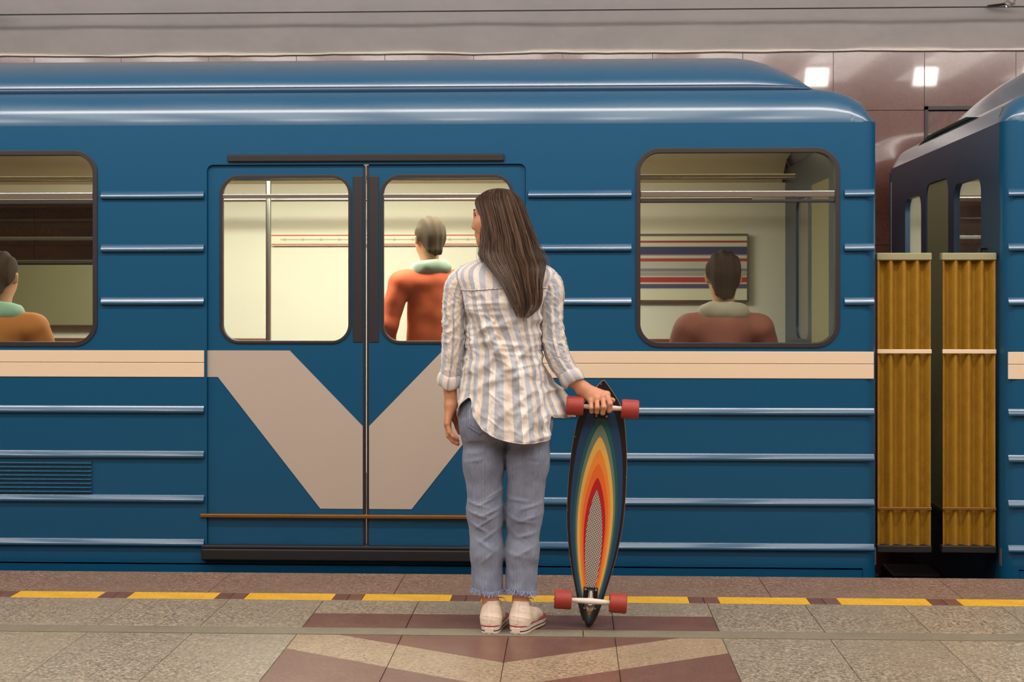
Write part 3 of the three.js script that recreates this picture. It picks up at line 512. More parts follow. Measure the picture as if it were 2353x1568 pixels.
  put('body', merge([
    nets(headF, [-0.17, 1.40, -0.17], [0.12, 1.70, 0.15], 0.0036, skinUV), nets(handR, [0.12, 0.80, -0.06], [0.44, 1.16, 0.09], 0.0034, skinUV), nets(handL, [-0.26, 0.68, -0.08], [-0.13, 1.19, 0.07], 0.0034, skinUV),
    nets(bodyF, [-0.26, 0.1, -0.13], [0.26, 1.44, 0.13], 0.014, skinUV), nets(legF(-1), [-0.13, 0.06, -0.05], [0.0, 0.34, 0.09], 0.006, skinUV), nets(legF(1), [0.0, 0.06, -0.05], [0.12, 0.34, 0.09], 0.006, skinUV)]), M.skin, woman);
  // face details
  for (const s of [-1, 1]) {
    const e = new THREE.SphereGeometry(0.0122, 16, 12); e.translate(...fromHead(s * 0.031, 0.003, 0.0725)); const eye = put('eye', e, std({ color: 0xe9e2da, roughness: 0.2 }), woman);
    const ir = new THREE.SphereGeometry(0.0062, 12, 10); ir.translate(...fromHead(s * 0.031, 0.003, 0.0795)); put('iris', ir, std({ color: 0x3a2517, roughness: 0.2 }), eye);
    const lashPts = [[0.018, 0.006, 0.083], [0.027, 0.0105, 0.0885], [0.037, 0.010, 0.087], [0.046, 0.005, 0.078]].map(([a, b, c]) => V(...fromHead(s * a, b, c))); put('eyelash', tube(lashPts, 0.0016, 12, 5), M.lash, woman);
    const br = [[0.012, 0.026, 0.0975], [0.026, 0.031, 0.0945], [0.043, 0.03, 0.082], [0.055, 0.022, 0.066]].map(([a, b, c]) => V(...fromHead(s * a, b, c))); put('eyebrow', tube(br, 0.0028, 14, 6), M.lash, woman);
  }
  put('lips', merge([tube([[-0.018, -0.061, 0.082], [-0.007, -0.0565, 0.0935], [0, -0.058, 0.0945], [0.007, -0.0565, 0.0935], [0.018, -0.061, 0.082]].map(a => V(...fromHead(...a))), 0.0036, 14, 7), tube([[-0.016, -0.0625, 0.083], [0, -0.0675, 0.0935], [0.016, -0.0625, 0.083]].map(a => V(...fromHead(...a))), 0.0042, 14, 7)]), M.lip, woman);

  // shirt: back and front in one loose piece with a curved hem, sleeves, rolled cuffs, collar, yoke seam
  const ringAt = table([[0.70, -0.004, 0.199, 0.160, 0.006], [0.78, -0.004, 0.194, 0.152, 0.008], [0.86, -0.005, 0.181, 0.142, 0.007], [0.93, -0.006, 0.166, 0.125, 0.004], [1.02, -0.006, 0.152, 0.113, 0.004], [1.11, -0.006, 0.145, 0.108, 0.004], [1.20, -0.006, 0.149, 0.111, 0.004], [1.26, -0.005, 0.160, 0.112, 0.006], [1.31, -0.003, 0.178, 0.108, 0.006], [1.345, -0.002, 0.192, 0.098, 0.004], [1.37, -0.002, 0.190, 0.088, 0.0], [1.39, -0.004, 0.165, 0.078, -0.002], [1.405, -0.006, 0.128, 0.071, -0.004], [1.42, -0.008, 0.092, 0.066, -0.006], [1.432, -0.010, 0.070, 0.062, -0.008], [1.44, -0.012, 0.066, 0.06, -0.008]]);
  const hemAt = table([[-180, 0.81], [-150, 0.80], [-90, 0.79], [-40, 0.80], [-10, 0.805], [8, 0.812], [20, 0.818], [25, 0.822], [28, 0.80], [31, 0.745], [36, 0.732], [55, 0.727], [75, 0.729], [92, 0.741], [105, 0.766], [115, 0.80], [124, 0.846], [131, 0.882], [136, 0.893], [140, 0.886], [149, 0.858], [161, 0.828], [172, 0.813], [180, 0.81]]);
  const ridge = (x, y, s) => { const n = nz(x, y, s); return 1 - Math.min(1, Math.abs(n) * 3.2); };
  function shirtPt(phiDeg, v, lift = 0) {
    const hem = hemAt(phiDeg)[0], top = 1.44, k = v < 0.12 ? v * 0.5 : mix(0.06, 1, (v - 0.12) / 0.88), y = top + (hem - top) * k, [cx, w, dz, cz] = ringAt(y), a = phiDeg * Math.PI / 180;
    const c = Math.cos(a), s = Math.sin(a), n = 2 / 2.35, ex = Math.sign(c) * Math.pow(Math.abs(c), n), ez = Math.sign(s) * Math.pow(Math.abs(s), n);
    let x = cx + w * ex, z = cz + dz * ez;
    const low = 1 - sstep(0.80, 1.30, y), mid = sstep(1.38, 1.25, y), back = sstep(-0.1, 0.5, s);
    let d = 0;
    d += mid * 0.009 * nz(a * 1.7 + 3, y * 5.2 - a * 2.1, 1.2) + low * 0.016 * nz(a * 2.9, y * 2.4, 7.7);
    d += mid * 0.009 * (ridge(x * 7 + y * 6, y * 12 - x * 10, 3.1) - 0.4) * sstep(1.33, 1.27, y);
    d += mid * 0.0042 * (ridge(x * 16 - y * 6, y * 21 + x * 9, 6.4) - 0.35);
    d += mid * 0.0013 * (ridge(x * 34 + y * 9, y * 40, z * 20 + 4) - 0.4) + 0.0012 * nz(x * 70, y * 70, z * 70);
    for (const [y0, x0, sl, hw, am] of [[1.247, -0.06, 0.05, 0.007, 0.006], [1.205, -0.05, 0.0, 0.008, 0.006], [1.16, -0.03, -0.02, 0.008, 0.006], [1.095, 0.01, -0.1, 0.009, 0.008], [1.055, 0.05, -0.06, 0.007, 0.006], [1.01, 0.06, 0.18, 0.008, 0.008], [0.965, 0.0, 0.22, 0.009, 0.006]]) d += back * am * Math.exp(-Math.pow((y - y0 - sl * (x - x0)) / hw, 2)) * Math.exp(-Math.pow((x - x0) / 0.075, 2));
    // the big fold that runs from the left shoulder blade down to the right hip
    const fold = (x + 0.10) * 0.78 + (y - 1.20) * 0.50; d += back * 0.014 * Math.exp(-Math.pow(fold / 0.022, 2)) * sstep(1.30, 1.18, y) * sstep(0.82, 0.95, y);
    d -= back * 0.009 * Math.exp(-Math.pow((fold + 0.04) / 0.02, 2)) * sstep(1.30, 1.18, y) * sstep(0.82, 0.95, y);
    d += back * 0.018 * Math.exp(-Math.pow((x - 0.055) / 0.05, 2)) * sstep(1.16, 0.92, y);
    const flare = phiDeg > -60 && phiDeg < 28 ? sstep(-60, -30, phiDeg) * (1 - sstep(-14, 16, phiDeg)) : 0; d += flare * 0.088 * Math.pow(sstep(1.03, 0.85, y), 1.1) * (1 + 0.18 * Math.sin(phiDeg * 0.22));
    const len = Math.hypot(ex * w, ez * dz) || 1, nxx = ex * dz, nzz = ez * w, nl = Math.hypot(nxx, nzz) || 1; d += lift;
    x += nxx / nl * d; z += nzz / nl * d - 0.035 * flare * sstep(1.03, 0.85, y);
    return [x, y - 0.0, z];
  }
  const NV = 190, NU = 260, INNER = 5;
  const shirtUV = (phi, y) => { const slant = 0.055 * sstep(1.29, 1.0, y); return [phi / 180 * 0.47 + (y < 1.30 ? slant : 0.006), y]; };
  const shirtG = grid(NU, NV + INNER, (u, w, i, j) => { const phi = -180 + 360 * u; const v = j <= NV ? j / NV : 1 - (j - NV) * 0.02; const p = shirtPt(phi, v, j > NV ? -0.0035 : 0); return [...p, ...shirtUV(phi, p[1])]; }, true);
  const shirt = put('shirt', shirtG, M.linen, woman);
  const seamPts = []; for (let i = 0; i <= 40; i++) { const phi = mix(20, 165, i / 40); let lo = 0, hi = 0.6; for (let q = 0; q < 24; q++) { const m = (lo + hi) / 2; if (shirtPt(phi, m)[1] > 1.302 + 0.006 * Math.sin(i * 0.15)) lo = m; else hi = m; } seamPts.push(V(...shirtPt(phi, lo, 0.0012))); }
  put('yoke_seam', tube(seamPts, 0.0022, 80, 5), M.linen, shirt);
  const hemPts = []; for (let i = 0; i <= 160; i++) hemPts.push(V(...shirtPt(-180 + 360 * i / 160, 0.997, 0.0005))); put('hem', tube(hemPts, 0.0022, 320, 5), M.linen, shirt);
  put('collar', grid(60, 8, (u, v) => { const a = u * Math.PI * 2, r = 0.066 - 0.008 * v + (v < 0.2 ? 0.002 : 0); return [-0.012 + r * Math.cos(a), 1.428 + 0.042 * v * (0.75 + 0.25 * Math.sin(a)), -0.008 + (r - 0.004) * Math.sin(a), u * 0.4, v * 0.04]; }, true), M.linen, shirt);
  function sleeve(pts, radii, salt, roll) {
    const curve = new THREE.CatmullRomCurve3(pts.map(p => V(...p)), false, 'centripetal'), N = 110, fr = []; let prev = V(0, 0, 1);
    const rad = table(radii.map((r, i) => [i / (radii.length - 1), r]));
    for (let j = 0; j <= N; j++) { const t = j / N, p = curve.getPoint(t), tg = curve.getTangent(t), b = prev.clone().sub(tg.clone().multiplyScalar(prev.dot(tg))).normalize(), s = new THREE.Vector3().crossVectors(tg, b); fr.push([p, b, s, rad(t)[0]]); prev = b; }
    const L = curve.getLength();
    const pt = (a, t, lift = 0) => { const f = fr[clamp(Math.round(t * N), 0, N)], bend = Math.exp(-Math.pow((t - 0.55) / 0.2, 2)); let d = lift + 0.004 * nz(a * 1.3 + salt, t * 6 + a, salt) + 0.0045 * (0.5 + bend) * (ridge(a * 1.2 + t * 3, t * 13 - a * 1.2, salt + 2) - 0.4) + 0.0025 * (ridge(a * 2.2, t * 26 + a * 2, salt + 5) - 0.4); const r = f[3] + d; return f[0].clone().addScaledVector(f[1], Math.cos(a) * r).addScaledVector(f[2], Math.sin(a) * r); };
    const g = grid(72, N, (u, v) => { const a = u * Math.PI * 2, p = pt(a, v); return [p.x, p.y, p.z, u * 0.276 + salt * 0.01, v * L]; }, true);
    const sl = put('sleeve', g, M.linen, shirt);
    // rolled cuff: a thick turned band
    const [p0, b0, s0, r0] = fr[N], tg = curve.getTangent(1);
    put('cuff', grid(64, 22, (u, v) => { const a = u * Math.PI * 2, q = v * Math.PI * 2, ww = 0.026, th = 0.0095 + 0.003 * nz(a * 1.4, 2.2, salt), along = -0.014 + ww * Math.cos(q) + 0.006 * Math.sin(a * 2 + salt) + 0.004 * nz(a * 2, 1, salt), out = r0 + 0.001 + th * Math.sin(q) + 0.004 * nz(a * 1.6, q * 0.6, salt + 3); const p = p0.clone().addScaledVector(tg, along).addScaledVector(b0, Math.cos(a) * out).addScaledVector(s0, Math.sin(a) * out); return [p.x, p.y, p.z, u * 0.276 + salt * 0.01, v * 0.09]; }, true), M.linen, shirt);
    const arm = []; return sl;
  }
  sleeve([[-0.135, 1.352, 0], [-0.178, 1.315, 0.0], [-0.195, 1.235, 0.003], [-0.196, 1.13, 0.006], [-0.203, 1.03, 0.006], [-0.217, 0.935, 0.002]], [0.052, 0.052, 0.046, 0.044, 0.042, 0.036], 1.7);
  sleeve([[0.128, 1.352, 0], [0.168, 1.312, 0.0], [0.174, 1.225, 0.003], [0.181, 1.115, 0.006], [0.205, 1.035, 0.006], [0.256, 0.955, 0.004]], [0.052, 0.052, 0.046, 0.046, 0.045, 0.037], 4.3);

  // jeans: wide straight legs, creased behind the knees, raw frayed hems
  const creases = [];
  for (const s of [-1, 1]) for (const [y, sl, hw, am, x0] of [[0.685, 0.15, 0.008, 0.004, -0.03], [0.655, 0.2, 0.007, 0.003, -0.035], [0.525, 0.55, 0.006, 0.0045, 0.035], [0.505, 0.5, 0.006, 0.005, 0.02], [0.487, -0.25, 0.006, 0.0045, -0.03], [0.462, 0.45, 0.007, 0.006, 0.03], [0.448, -0.3, 0.007, 0.0055, -0.025], [0.425, 0.6, 0.006, 0.005, 0.01], [0.398, -0.55, 0.007, 0.005, -0.02], [0.372, 0.7, 0.008, 0.0045, 0.02], [0.335, -0.6, 0.008, 0.004, 0.0], [0.295, 0.8, 0.009, 0.003, 0.02]]) creases.push(s < 0 ? [s, y, sl, hw, am, x0] : [s, y - 0.012 + 0.014 * Math.sin(y * 91), -sl * (0.7 + 0.5 * Math.sin(y * 57)), hw * 1.1, am * (0.75 + 0.4 * Math.sin(y * 133)), -x0 + 0.012 * Math.sin(y * 77)]);
  function jeansF(p) {
    const [x, y, z] = p;
    const legL = chain(p, [[-0.084, 0.82, 0.005], [-0.083, 0.645, 0.004], [-0.077, 0.45, 0.0], [-0.071, 0.30, 0.008], [-0.068, 0.10, 0.016]], [0.092, 0.0765, 0.0665, 0.0595, 0.0585], 0.03);
    const legR = chain(p, [[0.088, 0.82, 0.005], [0.084, 0.645, 0.004], [0.071, 0.45, 0.0], [0.063, 0.30, 0.008], [0.059, 0.10, 0.016]], [0.092, 0.0785, 0.067, 0.060, 0.0595], 0.03);
    let pel = cap(p, [-0.075, 0.83, 0], [0.078, 0.83, 0], 0.102, 0.102);
    pel = smin(pel, cap(p, [-0.078, 0.79, 0.034], [-0.078, 0.80, 0.03], 0.088, 0.08), 0.03); pel = smin(pel, cap(p, [0.08, 0.79, 0.034], [0.08, 0.80, 0.03], 0.088, 0.08), 0.03);
    pel = smin(pel, cap(p, [-0.05, 0.95, -0.005], [0.05, 0.95, -0.005], 0.088, 0.088), 0.05);
    pel = Math.max(pel, 0.735 - y - (z < 0 ? 0 : 0) );
    let d = smin(smin(legL, legR, 0.008), pel, 0.03);
    const s = x < -0.003 ? -1 : 1, lx = x - (s < 0 ? -0.076 : 0.07);
    let w = 0; for (const [cs, y0, sl, hw, am, x0] of creases) if (cs === s) { const e = (y - y0 - sl * (lx - x0)) / hw; if (e * e < 9) w += am * Math.exp(-e * e) * Math.exp(-Math.pow((lx - x0) / 0.034, 2)); }
    w += 0.004 * nz(x * 14, y * 9, z * 14) + 0.0025 * nz(x * 30 + 5, y * 24, z * 30) - 0.004 * Math.exp(-Math.pow((y - 0.70) / 0.02, 2)) * sstep(0, 0.05, z);
    d -= w * (y < 0.84 ? 1 : 0.4);
    d += 0.006 * Math.exp(-Math.pow((x + 0.001) / 0.006, 2)) * sstep(0.70, 0.78, y) * sstep(0, 0.05, z);
    return Math.max(d * 0.85, y - 1.0, 0.158 + 0.004 * Math.sin(x * 40) - y);
  }
  const jeansUV = p => { const c = p[1] > 0.74 ? 0 : p[0] < -0.003 ? -0.076 : 0.07; return [Math.atan2(p[0] - c, p[2]) * 0.07 + c, p[1]]; };
  const jeans = put('jeans', nets(jeansF, [-0.22, 0.135, -0.16], [0.225, 1.02, 0.18], 0.0065, jeansUV), M.denim, woman);
  const onJeans = (x, y, lift = 0.001) => { let z = 0.2; for (let i = 0; i < 60; i++) { const d = jeansF([x, y, z]); if (d < 0.0006) break; z = Math.max(0.01, z - d * 0.8); } return V(x, y, z + lift); };
  // back pockets, seams
  for (const cx of [-0.092, 0.098]) {
    const pw = 0.056, out = (u, v) => { const wd = pw * (1 - 0.12 * v), y = 0.925 - v * 0.135 - (v > 0.75 ? (v - 0.75) * 0.13 * (1 - Math.abs(u)) : 0) - 0.004 * cx * 10 * u; return onJeans(cx + u * wd, y, 0.0022); };
    const pk = put('back_pocket', grid(20, 20, (u, v) => { const p = out(u * 2 - 1, v); return [p.x, p.y, p.z, p.x, p.y]; }), M.denim, jeans);
    const rim = off => { const l = []; for (let i = 0; i <= 14; i++) l.push(out(-1 + off, i / 14 * (1 - off * 0.5))); for (let i = 1; i < 14; i++) l.push(out(-1 + off + (2 - 2 * off) * i / 14, 1 - off * 0.5)); for (let i = 14; i >= 0; i--) l.push(out(1 - off, i / 14 * (1 - off * 0.5))); return l.map(p => p.setZ(p.z + 0.0004)); };
    put('pocket_stitching', merge([tube(rim(0.02), 0.0012, 90, 4), tube(rim(0.14), 0.0009, 90, 4)]), M.denimDark, jeans);
  }
  { const l = []; for (let y = 0.93; y > 0.705; y -= 0.015) l.push(onJeans(0.001, y, 0.0005)); put('seat_seam', tube(l, 0.0014, 40, 4), M.denimDark, jeans); }
  for (const s of [-1, 1]) { const bits = [], cx = s < 0 ? -0.068 : 0.059; for (let i = 0; i < 210; i++) { const a = i / 210 * Math.PI * 2 + rr(-0.02, 0.02), r = 0.0585 + rr(-0.002, 0.002), x = cx + Math.cos(a) * r, z = 0.016 + Math.sin(a) * r, y = 0.163 + 0.004 * Math.sin(x * 40), l = rr(0.008, 0.024); bits.push(tube([V(x, y, z), V(x + rr(-0.003, 0.003), y - l * 0.5, z + rr(-0.001, 0.003)), V(x + rr(-0.007, 0.007), y - l, z + rr(-0.003, 0.005))], rr(0.0007, 0.0013), 4, 4)); } const m = put('frayed_hem', merge(bits), M.fray, jeans); m.userData.kind = 'stuff'; }

  // high canvas shoes
  for (const [hx, hz, ang] of [[-0.058, 0.082, -0.10], [0.042, 0.082, -0.34]]) {
    const foot = new THREE.Group(); foot.name = 'shoe'; foot.position.set(hx, 0, hz); foot.rotation.y = ang; woman.add(foot);   // heel at the origin, toes along -z
    const half = table([[0, 0.001], [0.006, 0.016], [0.02, 0.0285], [0.05, 0.0335], [0.09, 0.034], [0.13, 0.039], [0.17, 0.0435], [0.205, 0.0405], [0.23, 0.029], [0.243, 0.014], [0.247, 0.001]]);
    const outline = (grow) => { const l = []; for (let i = 0; i <= 40; i++) { const s = 0.247 * (0.5 - 0.5 * Math.cos(Math.PI * i / 40)); l.push([half(s)[0] + grow, s]); } return [...l.map(([w, s]) => [w, s]), ...l.reverse().map(([w, s]) => [-w, s])].map(([x, s]) => [x, s + (s < 0.12 ? -grow : grow) * 0.8]); };
    const band = (grow, y0, y1) => { const g = new THREE.ExtrudeGeometry(poly(outline(grow)), { depth: y1 - y0, bevelEnabled: false }); g.rotateX(-Math.PI / 2); g.translate(0, y0, 0); return g; };
    const upF = p => { let d = chain([p[0] * 1.06, p[1], p[2]], [[0, 0.14, -0.053], [0, 0.085, -0.051], [0, 0.045, -0.046]], [0.0315, 0.0325, 0.0355], 0.02); d = smin(d, chain([p[0], p[1] * 1.1, p[2]], [[0, 0.058, -0.05], [0, 0.05, -0.12], [0, 0.036, -0.2]], [0.037, 0.037, 0.034], 0.03), 0.03); d = smin(d, cap(p, [0, 0.03, -0.037], [0, 0.05, -0.04], 0.033, 0.031), 0.02); const w = 0.0013 * ridge(p[0] * 8 + p[1] * 20, p[1] * 34 - p[2] * 12, 2.2) * sstep(0.045, 0.06, p[1]) * (1 - sstep(0.095, 0.115, p[1])); return Math.max(d - w + 0.001, 0.026 - p[1], p[1] - 0.120 - 0.002 * Math.cos(p[0] * 60)); };
    const up = put('upper', nets(upF, [-0.06, 0.015, -0.255], [0.06, 0.14, 0.012], 0.0042, p => [p[0] + p[2], p[1]]), M.canvasShoe, foot);
    put('sole', band(0.003, 0.004, 0.033), M.soleWhite, foot);
    put('outsole', band(0.0025, 0, 0.004), M.black, foot);
    put('red_line', band(0.0042, 0.0305, 0.0338), M.red, foot);
    put('dark_line', band(0.0042, 0.0135, 0.0165), M.black, foot);
    put('heel_patch', rbox(-0.0165, 0.0165, 0.0075, 0.028, -0.006, 0.0036, 0.002), M.soleWhite, foot);
    put('back_strip', grid(8, 20, (u, v) => { const y = mix(0.04, 0.12, v), x = (u - 0.5) * 0.014; let z = 0.03; for (let i = 0; i < 40; i++) { const d = upF([x, y, z]); if (d < 0.0005) break; z -= d * 0.8; } return [x, y, z + 0.0012, x, y]; }), M.canvasShoe, foot);
    const lc = []; for (let i = 0; i <= 16; i++) { const a = i / 16 * Math.PI * 2; lc.push(V(0.036 + 0.016 * Math.cos(a + 3.1), 0.118 + 0.008 * Math.sin(a + 3.1), -0.075 - 0.008 * Math.cos(a))); } put('lace', merge([tube(lc, 0.0022, 40, 6), tube([V(0.02, 0.118, -0.083), V(0.03, 0.112, -0.08), V(0.041, 0.1, -0.074)], 0.002, 10, 6)]), M.soleWhite, foot);
  }

  // hair: horizontal sections of the mass, then strands that follow it
  const S = 603, px = x => (x - 1161) / S, py = y => 1.3 + (665 - y) / S;
  const secPx = [[-733, 1193, 1211, 0.128, 0.010], [-726, 1188, 1219, 0.130, 0.012], [-706, 1176, 1240, 0.129, 0.016], [-680, 1163, 1246, 0.124, 0.022], [-655, 1150, 1246, 0.117, 0.028], [-630, 1131, 1249, 0.106, 0.034], [-612, 1116, 1252, 0.094, 0.040], [-596, 1106, 1248, 0.082, 0.050], [-579, 1103, 1240, 0.060, 0.066], [-555, 1107, 1231, 0.036, 0.084], [-528, 1104, 1222, 0.018, 0.098], [-502, 1100, 1213, 0.006, 0.106], [-482, 1095, 1207, 0.0, 0.108], [-461, 1091, 1198, -0.003, 0.102], [-451, 1098, 1192, -0.004, 0.094], [-441, 1111, 1181, -0.005, 0.078], [-436, 1124, 1170, -0.005, 0.058], [-433, 1142, 1154, -0.005, 0.022]];
  const sec = table(secPx.map(([y, l, r, zc, dz]) => [py(-y), (px(l) + px(r)) / 2, (px(r) - px(l)) / 2, zc, dz]));
  const yTop = py(433), col = [];
  const bits = []; const yBot = py(731);
  const hairPt = (alpha, y, sc, out = [0, 0, 0]) => { const [cx, hw, zc, dz] = sec(y); const yy = y; return [cx + hw * sc * Math.cos(alpha), yy, zc + dz * sc * Math.sin(alpha)]; };
  const tint = (g, c) => { const n = g.attributes.position.count, a = new Float32Array(n * 3); for (let i = 0; i < n; i++) { a[i * 3] = c[0]; a[i * 3 + 1] = c[1]; a[i * 3 + 2] = c[2]; } g.setAttribute('color', new THREE.BufferAttribute(a, 3)); return g; };
  // inner mass (full ring on the head, back half lower down)
  bits.push(tint(grid(60, 80, (u, v) => { const y = mix(py(700), yTop - 0.0005, v); const a = mix(-0.75, Math.PI + 0.12, u), up = sstep(1.42, 1.5, y); const p = hairPt(a, y, 0.93 - 0.05 * (1 - up)); p[0] += 0.003 * nz(a * 9, y * 3, 1); p[2] += 0.004 * nz(a * 9, y * 2, 5); return p; }), [0.04, 0.023, 0.015]));
  const palette = [[0.062, 0.035, 0.023], [0.088, 0.050, 0.032], [0.040, 0.022, 0.015], [0.145, 0.086, 0.054], [0.074, 0.042, 0.028]];
  const strand = (a0, y0, y1, sc, w, c, wob) => {
    const pts = [], n = 22, ph = rr(0, 9), drift = rr(-0.10, 0.10);
    for (let i = 0; i <= n; i++) { const t = i / n, y = mix(y0, y1, Math.pow(t, 0.85)); const a = a0 + drift * t + 0.05 * nz(ph, t * 2.2, 3) * t; const p = hairPt(a, y, sc + 0.06 * nz(a0 * 7, t * 3.1, 8) * (0.3 + t) + wob * t * t); p[0] += 0.007 * t * nz(ph + 4, t * 2.6, 1); p[2] += 0.006 * t * nz(ph + 7, t * 2.4, 2); pts.push(V(...p)); }
    const curve = new THREE.CatmullRomCurve3(pts), N = 26, pos = [], idx = [], nor = [];
    for (let j = 0; j <= N; j++) { const t = j / N, p = curve.getPoint(t), tg = curve.getTangent(t), s = V(-tg.z, 0, tg.x); const [cx, , zc] = sec(p.y); const o = V(p.x - cx, 0.0, p.z - zc + 0.02).normalize(); const side = new THREE.Vector3().crossVectors(tg, o).normalize(), ww = w * (t > 0.8 ? 1 - (t - 0.8) * 4.2 : 1) * (t < 0.06 ? 0.6 : 1); for (let k = 0; k < 4; k++) { const ang = k * Math.PI / 2, q = p.clone().addScaledVector(side, Math.cos(ang) * ww).addScaledVector(o, Math.sin(ang) * ww * 0.55); pos.push(q.x, q.y, q.z); const m = side.clone().multiplyScalar(Math.cos(ang)).addScaledVector(o, Math.sin(ang)).normalize(); nor.push(m.x, m.y, m.z); } }
    for (let j = 0; j < N; j++) for (let k = 0; k < 4; k++) { const A = j * 4 + k, B = j * 4 + (k + 1) % 4; idx.push(A, A + 4, B, B, A + 4, B + 4); }
    const g = new THREE.BufferGeometry(); g.setAttribute('position', new THREE.Float32BufferAttribute(pos, 3)); g.setAttribute('normal', new THREE.Float32BufferAttribute(nor, 3)); g.setAttribute('uv', new THREE.Float32BufferAttribute(new Float32Array(pos.length / 3 * 2), 2)); g.setIndex(idx); return tint(g, c);
  };
  for (let i = 0; i < 1500; i++) {
    const a = mix(-0.7, Math.PI + 0.08, rnd()), y0 = yTop - 0.0005 - rr(0, 0.012), side = Math.abs(a - Math.PI / 2) / (Math.PI / 2); let y1 = mix(yBot, py(610), Math.pow(rnd(), 1.3)); if (a > Math.PI * 0.86) y1 = mix(py(610), py(560), rnd()); if (a < 0.1) y1 = mix(py(722), py(600), rnd());
    const c = palette[Math.floor(rnd() * 5) % 5], k = rr(0.8, 1.2) * (1 + 0.9 * nz(a * 11, 0.5, 3)); bits.push(strand(a, y0, y1, rr(0.94, 1.0), rr(0.0011, 0.0024), c.map(v => v * k), rr(-0.05, 0.06)));
  }
  for (let i = 0; i < 26; i++) bits.push(strand(rr(0.0, Math.PI), yTop - 0.001, mix(py(735), py(560), rnd()), rr(1.0, 1.06), 0.0007, palette[3], rr(0.05, 0.2)));   // stray hairs
  for (let i = 0; i < 16; i++) bits.push(strand(rr(-0.15, 0.5), yTop - 0.001, py(rr(598, 640)), 1.0, rr(0.001, 0.0018), palette[i % 5], rr(0.12, 0.30)));              // ends that flick over her right shoulder
  put('hair', merge(bits), M.hair, woman);
}
